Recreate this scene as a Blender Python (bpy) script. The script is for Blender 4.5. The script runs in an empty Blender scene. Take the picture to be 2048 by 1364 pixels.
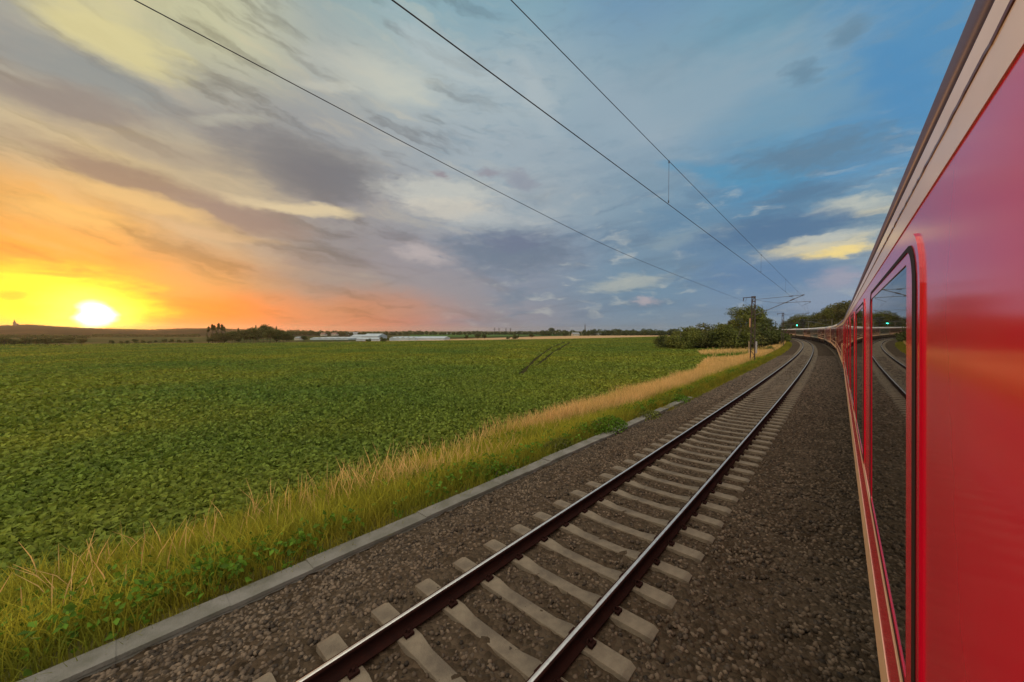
import bpy, bmesh, math, random
import numpy as np
from mathutils import Vector
rad = math.radians
random.seed(7)
RNG = np.random.default_rng(11)
sc = bpy.context.scene
COL = sc.collection

# ------------------------------------------------------------------ camera
YAW, PITCH, FPX, CAMH = 0.7345, 0.0277, 733.0, 3.07
cam_d = bpy.data.cameras.new('camera')
cam = bpy.data.objects.new('camera', cam_d); COL.objects.link(cam)
cam_d.sensor_width = 36.0
cam_d.lens = 36.0 * FPX / 2048.0
cam_d.clip_start = 0.05; cam_d.clip_end = 20000
cam.location = (0, 0, CAMH)
cam.rotation_euler = (rad(90) - PITCH, 0, YAW)
sc.camera = cam
sc.view_settings.view_transform = 'Standard'
sc.view_settings.look = 'None'
sc.view_settings.exposure = 0.0
sc.view_settings.gamma = 1.0
try:
    sc.cycles.max_bounces = 6; sc.cycles.diffuse_bounces = 3; sc.cycles.transparent_max_bounces = 6
    sc.cycles.use_denoising = True
except Exception:
    pass

def lin(c):
    c = c / 255.0
    return c / 12.92 if c <= 0.04045 else ((c + 0.055) / 1.055) ** 2.4
def L(r, g, b, k=1.0):
    return (lin(r) * k, lin(g) * k, lin(b) * k, 1.0)

# ------------------------------------------------------------------ sun and sky
SUN_AZ, SUN_EL = rad(-90.8), rad(2.3)          # azimuth from +Y, positive to the right
sd = bpy.data.lights.new('sun', 'SUN')
sun = bpy.data.objects.new('sun', sd); COL.objects.link(sun)
sd.energy = 1.35; sd.angle = rad(3.0); sd.color = (1.0, 0.46, 0.16)
sdir = Vector((math.sin(SUN_AZ) * math.cos(SUN_EL), math.cos(SUN_AZ) * math.cos(SUN_EL), math.sin(SUN_EL)))
sun.rotation_euler = (-sdir).to_track_quat('-Z', 'Y').to_euler()
sun.location = (-60, 0, 20)

def px2ae(x, y):
    """direction (azimuth, elevation in degrees) seen at a place of the photograph, used to set out the clouds"""
    a = math.atan((x - 1024) / FPX)
    e = math.atan((661.5 - y) * math.cos(a) / FPX)
    return math.degrees(a - YAW), math.degrees(e)

def build_world():
    w = bpy.data.worlds.new('World'); sc.world = w; w.use_nodes = True
    nt = w.node_tree; N = nt.nodes; K = nt.links
    N.clear()
    out = N.new('ShaderNodeOutputWorld'); bg = N.new('ShaderNodeBackground')
    K.new(bg.outputs[0], out.inputs[0])
    tc = N.new('ShaderNodeTexCoord')
    d = tc.outputs['Generated']
    sep = N.new('ShaderNodeSeparateXYZ'); K.new(d, sep.inputs[0])
    def M(op, a, b=None, c=None, clamp=False):
        n = N.new('ShaderNodeMath'); n.operation = op; n.use_clamp = clamp
        for i, v in enumerate((a, b, c)):
            if v is None: continue
            if isinstance(v, (int, float)): n.inputs[i].default_value = v
            else: K.new(v, n.inputs[i])
        return n.outputs[0]
    def MR(v, a, b, c=0.0, e=1.0, mode='SMOOTHSTEP'):
        n = N.new('ShaderNodeMapRange'); n.interpolation_type = mode
        K.new(v, n.inputs[0])
        for i, q in zip((1, 2, 3, 4), (a, b, c, e)): n.inputs[i].default_value = q
        return n.outputs[0]
    def mixc(f, a, b, mode='MIX'):
        n = N.new('ShaderNodeMix'); n.data_type = 'RGBA'; n.blend_type = mode; n.clamp_factor = True
        if isinstance(f, (int, float)): n.inputs[0].default_value = f
        else: K.new(f, n.inputs[0])
        for i, v in ((6, a), (7, b)):
            if isinstance(v, tuple): n.inputs[i].default_value = v
            else: K.new(v, n.inputs[i])
        return n.outputs[2]
    az = M('MULTIPLY', M('ARCTAN2', sep.outputs[0], sep.outputs[1]), 57.29578)
    el = M('MULTIPLY', M('ARCSINE', sep.outputs[2]), 57.29578)
    cb = N.new('ShaderNodeCombineXYZ'); K.new(az, cb.inputs[0]); K.new(el, cb.inputs[1])
    AE = cb.outputs[0]
    # cloud layer coordinates: the direction met with a flat layer overhead
    zz = M('ADD', M('MAXIMUM', sep.outputs[2], 0.0), 0.10)
    cp = N.new('ShaderNodeCombineXYZ')
    K.new(M('DIVIDE', sep.outputs[0], zz), cp.inputs[0]); K.new(M('DIVIDE', sep.outputs[1], zz), cp.inputs[1])
    def noise(vec, scale, detail=5, rough=0.55, dist=0.0, loc=(0, 0, 0), rot=0.0, scl=(1, 1, 1)):
        mp = N.new('ShaderNodeMapping'); K.new(vec, mp.inputs[0])
        mp.inputs[1].default_value = loc; mp.inputs[2].default_value = (0, 0, rot); mp.inputs[3].default_value = scl
        n = N.new('ShaderNodeTexNoise'); K.new(mp.outputs[0], n.inputs['Vector'])
        n.inputs['Scale'].default_value = scale; n.inputs['Detail'].default_value = detail
        n.inputs['Roughness'].default_value = rough; n.inputs['Distortion'].default_value = dist
        return n
    def warp(vec, n, ax, ay):
        s = N.new('ShaderNodeVectorMath'); s.operation = 'SUBTRACT'
        K.new(n.outputs['Color'], s.inputs[0]); s.inputs[1].default_value = (0.5, 0.5, 0.5)
        m = N.new('ShaderNodeVectorMath'); m.operation = 'MULTIPLY'
        K.new(s.outputs[0], m.inputs[0]); m.inputs[1].default_value = (ax, ay, 0)
        a = N.new('ShaderNodeVectorMath'); a.operation = 'ADD'
        K.new(vec, a.inputs[0]); K.new(m.outputs[0], a.inputs[1])
        return a.outputs[0]
    nw1 = noise(AE, 0.055, 6, 0.55, scl=(0.6, 1.4, 1), rot=0.25)
    nw2 = noise(AE, 0.22, 6, 0.6, scl=(0.55, 1.5, 1), loc=(3, 9, 0))
    nw3 = noise(AE, .75, 6, 0.62, scl=(0.6, 1.4, 1), loc=(5, 2, 0))
    W1 = warp(warp(warp(AE, nw1, 9, 5), nw2, 4.5, 2.2), nw3, 1.6, .8)        # soft, large clouds
    W2 = warp(warp(AE, nw2, 4.0, 2.2), nw3, 3.2, 1.5)          # small ragged clouds
    # smooth colours of the evening sky: rows of elevation, columns of azimuth
    cols = [-96.5, -90.8, -82, -67, -42, -22, -7, 3, 60, 150]
    rows = [
        (0.0,  [(250,88,3),(255,100,0),(248,82,3),(212,112,82),(140,145,160),(112,145,165),(112,145,170),(130,150,175),(140,150,175),(160,140,140)]),
        (3.0,  [(255,170,0),(255,150,0),(245,98,5),(195,126,100),(138,142,158),(106,138,165),(115,142,172),(135,155,185),(140,150,180),(170,150,150)]),
        (7.0,  [(255,155,25),(250,145,25),(205,140,85),(150,138,138),(130,140,160),(108,140,166),(112,142,172),(140,160,180),(140,155,185),(170,160,165)]),
        (12.0, [(245,180,90),(238,178,95),(196,165,130),(146,143,146),(142,150,168),(118,145,168),(100,135,165),(130,155,170),(140,160,190),(170,170,180)]),
        (18.0, [(205,190,155),(215,195,150),(195,180,150),(150,148,152),(165,175,182),(128,155,175),(85,145,185),(95,150,190),(130,165,200),(170,178,190)]),
        (25.0, [(165,165,158),(175,175,165),(175,175,165),(160,165,168),(160,175,185),(142,165,182),(110,158,188),(85,145,190),(140,170,205),(180,188,200)]),
        (33.0, [(190,195,180),(225,220,170),(215,215,175),(185,192,185),(165,182,190),(135,165,182),(118,162,185),(90,148,190),(150,180,210),(190,195,205)]),
        (42.0, [(200,205,190),(210,212,180),(200,205,180),(150,180,185),(135,170,185),(115,155,185),(115,160,188),(98,152,190),(150,180,210),(190,195,205)]),
    ]
    sw = N.new('ShaderNodeSeparateXYZ'); K.new(W1, sw.inputs[0])
    t = MR(sw.outputs[0], -110, 180, 0, 1, 'LINEAR')
    prev = None; pe = None
    for e, cs in rows:
        r = N.new('ShaderNodeValToRGB'); K.new(t, r.inputs[0])
        r.color_ramp.interpolation = 'B_SPLINE' if False else 'EASE'
        el_ = r.color_ramp.elements
        while len(el_) < len(cols): el_.new(0.5)
        for i, (a, c) in enumerate(zip(cols, cs)):
            el_[i].position = (a + 110) / 290.0
            el_[i].color = L(*c)
        if prev is None: prev = r.outputs[0]
        else:
            prev = mixc(MR(sw.outputs[1], pe, e), prev, r.outputs[0])
        pe = e
    C = prev
    # streaky high cloud texture
    n1 = noise(cp.outputs[0], 1.1, 7, 0.58, 0.6, rot=0.62, scl=(0.45, 1.5, 1))
    n2 = noise(cp.outputs[0], 2.6, 7, 0.6, 0.4, rot=0.5, scl=(0.5, 1.3, 1), loc=(4, 2, 0))
    tex = M('ADD', M('MULTIPLY', n1.outputs[0], 0.6), M('MULTIPLY', n2.outputs[0], 0.4))
    C = mixc(M('MULTIPLY', MR(tex, 0.50, 0.30), 0.42), C, mixc(1.0, C, L(186, 186, 192), 'MULTIPLY'))
    C = mixc(M('MULTIPLY', MR(tex, 0.50, 0.72), M('MULTIPLY', MR(el, 4, 11), .24)), C, mixc(1.0, C, L(205, 205, 195), 'SCREEN') if False else mixc(0.6, C, L(225, 222, 205)))
    def lay(rot, sx, sy, scale, loc):
        mp = N.new('ShaderNodeMapping'); mp.vector_type = 'TEXTURE'; K.new(W1, mp.inputs[0])
        mp.inputs[1].default_value = loc; mp.inputs[2].default_value = (0, 0, rot); mp.inputs[3].default_value = (sx, sy, 1)
        n = N.new('ShaderNodeTexNoise'); K.new(mp.outputs[0], n.inputs['Vector']); n.inputs['Scale'].default_value = scale
        n.inputs['Detail'].default_value = 7; n.inputs['Roughness'].default_value = .58
        return n.outputs[0]
    st = lay(-.24, 6.5, 1.1, .42, (3, 8, 0))
    lf = MR(az, -30, -60)
    C = mixc(M('MULTIPLY', MR(st, .50, .34), M('MULTIPLY', lf, .62)), C, mixc(1.0, C, L(176, 172, 172), 'MULTIPLY'))
    C = mixc(M('MULTIPLY', MR(st, .50, .66), M('MULTIPLY', M('MULTIPLY', lf, MR(el, 5, 12)), .28)), C, mixc(.55, C, L(250, 228, 180)))
    W3 = warp(AE, nw2, 3.0, 1.2)
    s2 = lay(.10, 5.0, 1.0, .50, (1, 3, 0)); s3 = lay(-.05, 3.0, .9, .75, (9, 4, 0))
    rt = M('MULTIPLY', MR(az, -62, -38), MR(el, 27, 13))
    C = mixc(M('MULTIPLY', MR(s2, .47, .66), M('MULTIPLY', rt, .60)), C, L(98, 124, 150))
    C = mixc(M('MULTIPLY', MR(s3, .52, .72), M('MULTIPLY', rt, .55)), C, L(186, 190, 188))
    rt2 = M('MULTIPLY', MR(az, -70, -45), MR(el, 12, 22))
    C = mixc(M('MULTIPLY', MR(s3, .50, .30), M('MULTIPLY', rt2, .35)), C, L(122, 150, 168))
    nf = noise(AE, 0.5, 6, 0.62, scl=(0.5, 1.6, 1), loc=(7, 1, 0)).outputs[0]
    nf2 = M('ADD', M('MULTIPLY', nf, .45), M('MULTIPLY', noise(W2, 1.0, 7, .62, scl=(.45, 1.5, 1), loc=(2, 5, 0)).outputs[0], .55))
    def streak(p0, p1, wpx, col, k=1.0, vec=None, lo=0.0, hi=0.75, rag=0.7):
        rgd = vec is not None and vec is not W3
        if rgd: lo, hi, rag = .02, .80, 1.5; wpx *= 1.55; k *= .95
        a0, e0 = px2ae(*p0); a1, e1 = px2ae(*p1)
        ln = math.hypot(a1 - a0, e1 - e0) / 2 + 1e-3
        mx, my = (p0[0] + p1[0]) / 2, (p0[1] + p1[1]) / 2
        q = px2ae(mx, my - wpx)[1] - px2ae(mx, my)[1]
        mp = N.new('ShaderNodeMapping'); mp.vector_type = 'TEXTURE'; K.new(vec or W1, mp.inputs[0])
        mp.inputs[1].default_value = ((a0 + a1) / 2, (e0 + e1) / 2, 0)
        mp.inputs[2].default_value = (0, 0, math.atan2(e1 - e0, a1 - a0))
        mp.inputs[3].default_value = (ln * 1.35, max(q, .15) * 1.35, 1)
        g = N.new('ShaderNodeTexGradient'); g.gradient_type = 'SPHERICAL'; K.new(mp.outputs[0], g.inputs[0])
        v = M('ADD', g.outputs[1], M('MULTIPLY', M('SUBTRACT', nf2 if rgd else nf, 0.5), rag))
        v = M('MULTIPLY', MR(v, lo, hi), M('MULTIPLY', MR(g.outputs[1], 0.0, 0.25), k))
        nonlocal C
        C = mixc(v, C, L(*col) if len(col) == 3 else col)
    S = streak
    # upper left
    S((60, -20), (420, 150), 62, (240, 230, 165), .85)
    S((0, 70), (380, 220), 46, (148, 158, 158), .85)
    S((-40, 165), (330, 245), 44, (150, 143, 138), .9)
    S((330, 225), (640, 310), 40, (148, 148, 148), .7)
    S((120, 250), (480, 330), 22, (170, 160, 145), .6)
    S((380, 240), (560, 250), 14, (205, 205, 185), .5)
    S((430, 290), (760, 370), 62, (128, 129, 132), .9)
    S((560, 330), (740, 395), 40, (118, 119, 126), .8)
    S((20, 270), (420, 395), 30, (150, 128, 115), .9)
    S((330, 375), (640, 460), 30, (152, 132, 126), .95)
    S((60, 330), (470, 440), 20, (246, 205, 135), .7)
    S((430, 375), (720, 430), 13, (240, 220, 175), .85)
    S((320, 430), (600, 480), 12, (225, 190, 145), .6)
    S((-20, 400), (280, 440), 22, (255, 200, 110), .6)
    # middle
    S((620, 120), (900, 190), 55, (205, 208, 195), .6)
    S((600, 180), (760, 200), 14, (215, 215, 198), .5)
    S((780, 20), (1000, 180), 45, (190, 200, 200), .5)
    S((700, 480), (1000, 600), 60, (145, 140, 150), .6)
    S((740, 380), (1010, 385), 20, (205, 205, 195), .75, W2)
    S((800, 410), (1000, 425), 16, (212, 205, 190), .75, W2)
    S((900, 440), (1060, 450), 14, (185, 190, 190), .6, W2)
    S((780, 498), (930, 520), 15, (190, 178, 178), .8, W2)
    S((870, 500), (1180, 510), 34, (104, 120, 142), .95, W2)
    S((960, 480), (1100, 488), 16, (105, 115, 142), .7, W2)
    S((868, 354), (905, 354), 7, (150, 140, 148), .9, W2)
    S((950, 347), (1000, 350), 5, (150, 145, 155), .8, W2)
    S((1000, 352), (1080, 372), 12, (145, 148, 162), .7, W2)
    S((1150, 180), (1350, 280), 60, (165, 180, 192), .5)
    S((1020, 130), (1130, 300), 30, (185, 195, 198), .4)
    # right
    S((1080, 250), (1720, 70), 95, (150, 172, 186), .7)
    S((1400, 250), (1760, 190), 50, (125, 160, 182), .6)
    S((1300, 345), (1640, 362), 22, (84, 150, 188), .75)
    S((1700, 130), (1900, 260), 50, (80, 142, 190), .6)
    S((1450, 345), (1790, 275), 26, (98, 130, 155), .9, W2)
    S((1520, 410), (1700, 365), 18, (88, 124, 155), .9, W2)
    S((1550, 150), (1630, 165), 17, (105, 138, 160), .8, W2)
    S((1630, 100), (1730, 55), 18, (105, 138, 160), .8, W2)
    S((1620, 425), (1790, 404), 14, (205, 205, 190), .8, W2)
    S((1700, 432), (1780, 420), 6, (225, 215, 180), .8, W2)
    S((1280, 430), (1480, 470), 26, (100, 138, 168), .75, W2)
    S((1300, 490), (1480, 460), 14, (165, 178, 178), .5, W2)
    S((1330, 490), (1540, 500), 24, (98, 132, 165), .75, W2)
    S((1380, 480), (1780, 435), 24, (82, 116, 152), .95, W2)
    S((1500, 515), (1770, 478), 15, (225, 212, 175), .9, W2)
    S((1560, 490), (1770, 462), 8, (190, 195, 190), .8, W2)
    S((1580, 517), (1740, 494), 5, (255, 225, 140), .95, W2)
    S((1380, 555), (1720, 540), 26, (92, 128, 168), .9, W2)
    S((1620, 570), (1720, 545), 18, (165, 160, 178), .75, W2)
    S((1160, 578), (1340, 555), 11, (178, 182, 175), .75, W2)
    S((1260, 600), (1325, 600), 5, (190, 175, 180), .7, W2)
    S((1560, 610), (1700, 590), 18, (140, 155, 178), .6, W2)
    S((1180, 640), (1560, 630), 26, (122, 145, 165), .6)
    C = mixc(1.0, C, (.90, .90, .90, 1), 'MULTIPLY')
    C = mixc(M('MULTIPLY', MR(az, -56, -74), MR(el, 2, 9)), C, mixc(1.0, C, (.86, .84, .84, 1), 'MULTIPLY'))
    # glow about the sun, and the sun behind thin cloud
    def glow(p, rx, ry, col, k, lo, hi, vec=AE, rag=0.0):
        a0, e0 = px2ae(*p)
        mp = N.new('ShaderNodeMapping'); mp.vector_type = 'TEXTURE'; K.new(vec, mp.inputs[0])
        mp.inputs[1].default_value = (a0, e0, 0); mp.inputs[3].default_value = (rx, ry, 1)
        g = N.new('ShaderNodeTexGradient'); g.gradient_type = 'SPHERICAL'; K.new(mp.outputs[0], g.inputs[0])
        v = g.outputs[1]
        if rag: v = M('ADD', v, M('MULTIPLY', M('SUBTRACT', nf, 0.5), rag))
        nonlocal C
        C = mixc(M('MULTIPLY', MR(v, lo, hi), M('MULTIPLY', MR(g.outputs[1], 0, .2), k)), C, col)
    glow((120, 612), 10.5, 5.4, (1.0, .78, 0.0, 1), 1.0, .05, .7, W3, .7)
    S((60, 545), (230, 552), 5, (250, 150, 10), .8, W3)
    S((-10, 590), (70, 590), 9, (255, 160, 10), .7, W3)
    glow((178, 622), 5.0, 3.4, (1.3, 1.15, .15, 1), 1.0, .1, .8, W3, .4)
    glow((188, 630), 2.0, 2.1, (3.2, 3.0, 2.4, 1), 1.0, .1, .75, W3, .25)
    # the sky of the place itself, for the parts above and behind
    sky = N.new('ShaderNodeTexSky'); sky.sky_type = 'NISHITA'; sky.sun_disc = False
    sky.sun_elevation = SUN_EL; sky.sun_rotation = SUN_AZ; sky.altitude = 150
    sky.air_density = 1.0; sky.dust_density = 2.0
    sc_ = N.new('ShaderNodeVectorMath'); sc_.operation = 'SCALE'; K.new(sky.outputs[0], sc_.inputs[0]); sc_.inputs[3].default_value = 0.02
    C = mixc(1.0, C, sc_.outputs[0], 'ADD')
    # extra brightness added to the unseen sky overhead and behind, to light the ground
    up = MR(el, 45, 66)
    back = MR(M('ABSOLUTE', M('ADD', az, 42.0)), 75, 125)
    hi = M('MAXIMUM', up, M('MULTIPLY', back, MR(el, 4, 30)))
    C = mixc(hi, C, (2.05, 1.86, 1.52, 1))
    # below the horizon
    C = mixc(MR(el, -0.3, -3), C, (0.05, 0.06, 0.04, 1))
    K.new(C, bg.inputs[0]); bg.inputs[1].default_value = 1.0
build_world()

# ------------------------------------------------------------------ helpers
def tag(o, label=None, cat=None, group=None, kind=None):
    if label: o['label'] = label
    if cat: o['category'] = cat
    if group: o['group'] = group
    if kind: o['kind'] = kind
    return o
def empty(name, loc=(0, 0, 0), rz=0.0):
    o = bpy.data.objects.new(name, None); COL.objects.link(o)
    o.empty_display_size = .2
    o.location = loc; o.rotation_euler = (0, 0, rz)
    return o
def link_mesh(name, me, mat=None, parent=None, loc=None):
    o = bpy.data.objects.new(name, me); COL.objects.link(o)
    if mat is not None:
        for m in (mat if isinstance(mat, (list, tuple)) else [mat]): me.materials.append(m)
    if parent is not None: o.parent = parent
    if loc is not None: o.location = loc
    return o
def np_mesh(name, V, F, smooth=False):
    """V (n,3), F (m,k) with constant k"""
    V = np.asarray(V, np.float32); F = np.asarray(F, np.int32)
    me = bpy.data.meshes.new(name)
    me.vertices.add(len(V)); me.vertices.foreach_set('co', V.ravel())
    k = F.shape[1]
    me.loops.add(F.size); me.loops.foreach_set('vertex_index', F.ravel())
    me.polygons.add(len(F)); me.polygons.foreach_set('loop_start', np.arange(0, F.size, k, dtype=np.int32))
    try: me.polygons.foreach_set('loop_total', np.full(len(F), k, np.int32))
    except Exception: pass
    if smooth: me.polygons.foreach_set('use_smooth', np.ones(len(F), bool))
    me.update(calc_edges=True); me.validate()
    return me
class MB:
    """collects simple shapes into one mesh"""
    def __init__(s): s.v = []; s.f = []; s.mi = []
    def add(s, V, F, mi=0):
        b = len(s.v); s.v += [tuple(p) for p in V]
        for f in F: s.f.append(tuple(i + b for i in f)); s.mi.append(mi)
    def box(s, c, d, rz=0.0, mi=0):
        x, y, z = d[0] / 2, d[1] / 2, d[2] / 2; cs, sn = math.cos(rz), math.sin(rz)
        P = [(-x,-y,-z),(x,-y,-z),(x,y,-z),(-x,y,-z),(-x,-y,z),(x,-y,z),(x,y,z),(-x,y,z)]
        s.add([(c[0]+cs*p[0]-sn*p[1], c[1]+sn*p[0]+cs*p[1], c[2]+p[2]) for p in P],
              [(0,3,2,1),(4,5,6,7),(0,1,5,4),(1,2,6,5),(2,3,7,6),(3,0,4,7)], mi)
    def bar(s, a, b, r0, r1=None, n=8, mi=0):
        r1 = r0 if r1 is None else r1
        a, b = Vector(a), Vector(b); d = (b - a)
        if d.length < 1e-6: return
        d.normalize(); u = d.orthogonal().normalized(); w = d.cross(u)
        V = []
        for p, r in ((a, r0), (b, r1)):
            for i in range(n):
                t = 2 * math.pi * i / n
                V.append(p + u * (math.cos(t) * r) + w * (math.sin(t) * r))
        F = [(i, (i+1) % n, n + (i+1) % n, n + i) for i in range(n)]
        F += [tuple(range(n - 1, -1, -1)), tuple(range(n, 2 * n))]
        s.add(V, F, mi)
    def tube(s, pts, r, n=6, mi=0):
        pts = [Vector(p) for p in pts]; V = []; 
        for i, p in enumerate(pts):
            d = (pts[min(i+1, len(pts)-1)] - pts[max(i-1, 0)]).normalized()
            u = d.cross(Vector((0, 0, 1)));
            if u.length < 1e-4: u = d.orthogonal()
            u.normalize(); w = u.cross(d)
            rr = r[i] if isinstance(r, (list, tuple)) else r
            for k in range(n):
                t = 2 * math.pi * k / n
                V.append(p + u * (math.cos(t) * rr) + w * (math.sin(t) * rr))
        F = []
        for i in range(len(pts) - 1):
            for k in range(n):
                F.append((i*n+k, i*n+(k+1) % n, (i+1)*n+(k+1) % n, (i+1)*n+k))
        F += [tuple(range(n-1, -1, -1)), tuple(range((len(pts)-1)*n, len(pts)*n))]
        s.add(V, F, mi)
    def prism(s, poly, axis, a, b, mi=0):
        """poly in the plane across axis ('x': (y,z), 'y': (x,z)), swept from a to b"""
        n = len(poly)
        def P(p, t): return (t, p[0], p[1]) if axis == 'x' else (p[0], t, p[1])
        V = [P(p, a) for p in poly] + [P(p, b) for p in poly]
        F = [(i, (i+1) % n, n+(i+1) % n, n+i) for i in range(n)] + [tuple(range(n-1, -1, -1)), tuple(range(n, 2*n))]
        s.add(V, F, mi)
    def mesh(s, name, smooth=False, bevel=0.0):
        me = bpy.data.meshes.new(name); me.from_pydata(s.v, [], s.f); me.update()
        bm = bmesh.new(); bm.from_mesh(me)
        bmesh.ops.recalc_face_normals(bm, faces=bm.faces)
        if bevel:
            bmesh.ops.bevel(bm, geom=list(bm.edges), offset=bevel, segments=2, affect='EDGES', profile=.7)
        bm.to_mesh(me); bm.free()
        if smooth:
            for p in me.polygons: p.use_smooth = True
        elif len(s.mi) == len(me.polygons) and any(s.mi):
            me.polygons.foreach_set('material_index', s.mi)
        return me
    def build(s, name, mat, parent=None, smooth=False, bevel=0.0, loc=None):
        return link_mesh(name, s.mesh(name, smooth, bevel), mat, parent, loc)
def copy_tree(o, parent=None):
    c = o.copy(); COL.objects.link(c)
    if parent is not None: c.parent = parent
    for ch in list(o.children): copy_tree(ch, c)
    return c

# ------------------------------------------------------------------ materials
MATS = {}
def mat(name, col, rough=.7, metal=0.0, spec=None, var=None, vscale=3.0, bump=0.0, bscale=20.0, coat=0.0, coat_r=.05,
        island=0.0, trans=0.0, coords='Object', detail=4, vlo=.35, vhi=.65, emit=None, var2=None, v2scale=1.0):
    if name in MATS: return MATS[name]
    m = bpy.data.materials.new(name); m.use_nodes = True; MATS[name] = m
    nt = m.node_tree; N = nt.nodes; K = nt.links; b = N['Principled BSDF']
    b.inputs['Roughness'].default_value = rough; b.inputs['Metallic'].default_value = metal
    if spec is not None: b.inputs['Specular IOR Level'].default_value = spec
    if coat: b.inputs['Coat Weight'].default_value = coat; b.inputs['Coat Roughness'].default_value = coat_r
    tc = N.new('ShaderNodeTexCoord')
    c = None
    def mixn(f, a, bb):
        n = N.new('ShaderNodeMix'); n.data_type = 'RGBA'
        if isinstance(f, float): n.inputs[0].default_value = f
        else: K.new(f, n.inputs[0])
        for i, v in ((6, a), (7, bb)):
            if isinstance(v, tuple): n.inputs[i].default_value = v
            else: K.new(v, n.inputs[i])
        return n.outputs[2]
    def nz(scale):
        n = N.new('ShaderNodeTexNoise'); K.new(tc.outputs[coords], n.inputs['Vector'])
        n.inputs['Scale'].default_value = scale; n.inputs['Detail'].default_value = detail; n.inputs['Roughness'].default_value = .6
        r = N.new('ShaderNodeMapRange'); K.new(n.outputs[0], r.inputs[0]); r.inputs[1].default_value = vlo; r.inputs[2].default_value = vhi
        return r.outputs[0]
    c = col
    if var is not None: c = mixn(nz(vscale), col, var)
    if var2 is not None: c = mixn(nz(v2scale), c, var2)
    if island:
        g = N.new('ShaderNodeNewGeometry'); h = N.new('ShaderNodeHueSaturation')
        r = N.new('ShaderNodeMapRange'); K.new(g.outputs['Random Per Island'], r.inputs[0])
        r.inputs[3].default_value = 1 - island; r.inputs[4].default_value = 1 + island
        K.new(r.outputs[0], h.inputs['Value'])
        if isinstance(c, tuple): h.inputs['Color'].default_value = c
        else: K.new(c, h.inputs['Color'])
        c = h.outputs[0]
    if isinstance(c, tuple): b.inputs['Base Color'].default_value = c
    else: K.new(c, b.inputs['Base Color'])
    if bump:
        n = N.new('ShaderNodeTexNoise'); K.new(tc.outputs[coords], n.inputs['Vector'])
        n.inputs['Scale'].default_value = bscale; n.inputs['Detail'].default_value = 5
        bp = N.new('ShaderNodeBump'); bp.inputs['Strength'].default_value = bump; bp.inputs['Distance'].default_value = .05
        K.new(n.outputs[0], bp.inputs['Height']); K.new(bp.outputs[0], b.inputs['Normal'])
    if island and spec is None: b.inputs['Specular IOR Level'].default_value = .22; b.inputs['Roughness'].default_value = .75
    if emit is not None:
        b.inputs['Emission Color'].default_value = emit[0]; b.inputs['Emission Strength'].default_value = emit[1]
    if trans:
        t = N.new('ShaderNodeBsdfTranslucent'); ms = N.new('ShaderNodeMixShader'); ms.inputs[0].default_value = trans
        if isinstance(c, tuple): t.inputs[0].default_value = c
        else: K.new(c, t.inputs[0])
        K.new(b.outputs[0], ms.inputs[1]); K.new(t.outputs[0], ms.inputs[2])
        K.new(ms.outputs[0], N['Material Output'].inputs[0])
    return m
G4 = lambda r, g, b: (r, g, b, 1.0)

m_grassgreen = mat('grass_green', G4(.145,.165,.014), .6, var=G4(.27,.22,.02), vscale=.9, island=.35, trans=.35, coords='Object')
m_tan = mat('grass_tan', G4(.66,.43,.18), .7, var=G4(.52,.36,.12), vscale=.6, island=.3, trans=.4)
m_crop = mat('crop_leaf', G4(.155,.198,.022), .5, var=G4(.235,.228,.024), vscale=.10, island=.4, trans=.38, var2=G4(.095,.155,.024), v2scale=.03)
m_soil = mat('soil', G4(.07,.07,.022), spec=0.0, rough=.95, var=G4(.11,.095,.03), vscale=1.2, bump=.6, bscale=9)
m_leafdark = mat('leaf_dark', G4(.050,.066,.015), .55, var=G4(.082,.090,.020), vscale=.35, island=.45, trans=.25)
m_leafmid = mat('leaf_mid', G4(.088,.108,.018), .55, var=G4(.125,.130,.024), vscale=.4, island=.45, trans=.25)
m_leafolive = mat('leaf_olive', G4(.120,.108,.026), .55, var=G4(.08,.085,.02), vscale=.4, island=.4, trans=.25)
m_leafbright = mat('leaf_bright', G4(.085,.165,.012), .5, island=.4, trans=.35)
m_bark = mat('bark', G4(.07,.055,.04), .9, var=G4(.11,.09,.07), vscale=8, bump=.5, bscale=20)
m_rail = mat('rail_rust', G4(.024,.008,.006), .95, spec=.08, var=G4(.016,.006,.005), vscale=6)
m_railtop = mat('rail_steel', G4(.60,.58,.54), .42, metal=.85, var=G4(.48,.46,.43), vscale=14)
m_conc = mat('concrete', G4(.165,.132,.092), .9, var=G4(.088,.068,.048), vscale=3.5, bump=.25, bscale=60)
m_trough = mat('trough_concrete', G4(.15,.14,.125), .9, var=G4(.095,.09,.072), vscale=2.5, bump=.3, bscale=40)
m_gravel = mat('gravel', G4(.058,.041,.028), .9, var=G4(.090,.066,.046), vscale=1.3, island=.75)
m_red = mat('red_paint', G4(.68,.0004,.036), .5, var=G4(.62,.0004,.032), vscale=1.5, coat=1.0, coat_r=.13, spec=.05)
m_red.node_tree.nodes['Principled BSDF'].inputs['Coat IOR'].default_value = 1.72
m_reddark = mat('dark_red_paint', G4(.10,.010,.014), .38, var=G4(.15,.012,.018), vscale=.8, coat=.8, coat_r=.12)
m_cream = mat('cream_paint', G4(.78,.60,.43), .4, var=G4(.70,.54,.38), vscale=2, coat=.6, coat_r=.12)
m_roof = mat('roof_paint', G4(.075,.075,.16), .6, spec=.2, var=G4(.065,.062,.135), vscale=1.2, coat=.5, coat_r=.35)
m_roofgrey = mat('roof_grey', G4(.42,.42,.42), .45, var=G4(.33,.33,.34), vscale=.6)
m_rubber = mat('black_rubber', G4(.014,.007,.006), .7, spec=.2)
m_under = mat('underframe', G4(.022,.018,.016), .8, var=G4(.04,.03,.025), vscale=3)
m_steel = mat('mast_steel', G4(.040,.030,.027), .8, var=G4(.065,.038,.028), vscale=4)
m_wire = mat('wire', G4(.035,.032,.04), .55)
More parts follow.
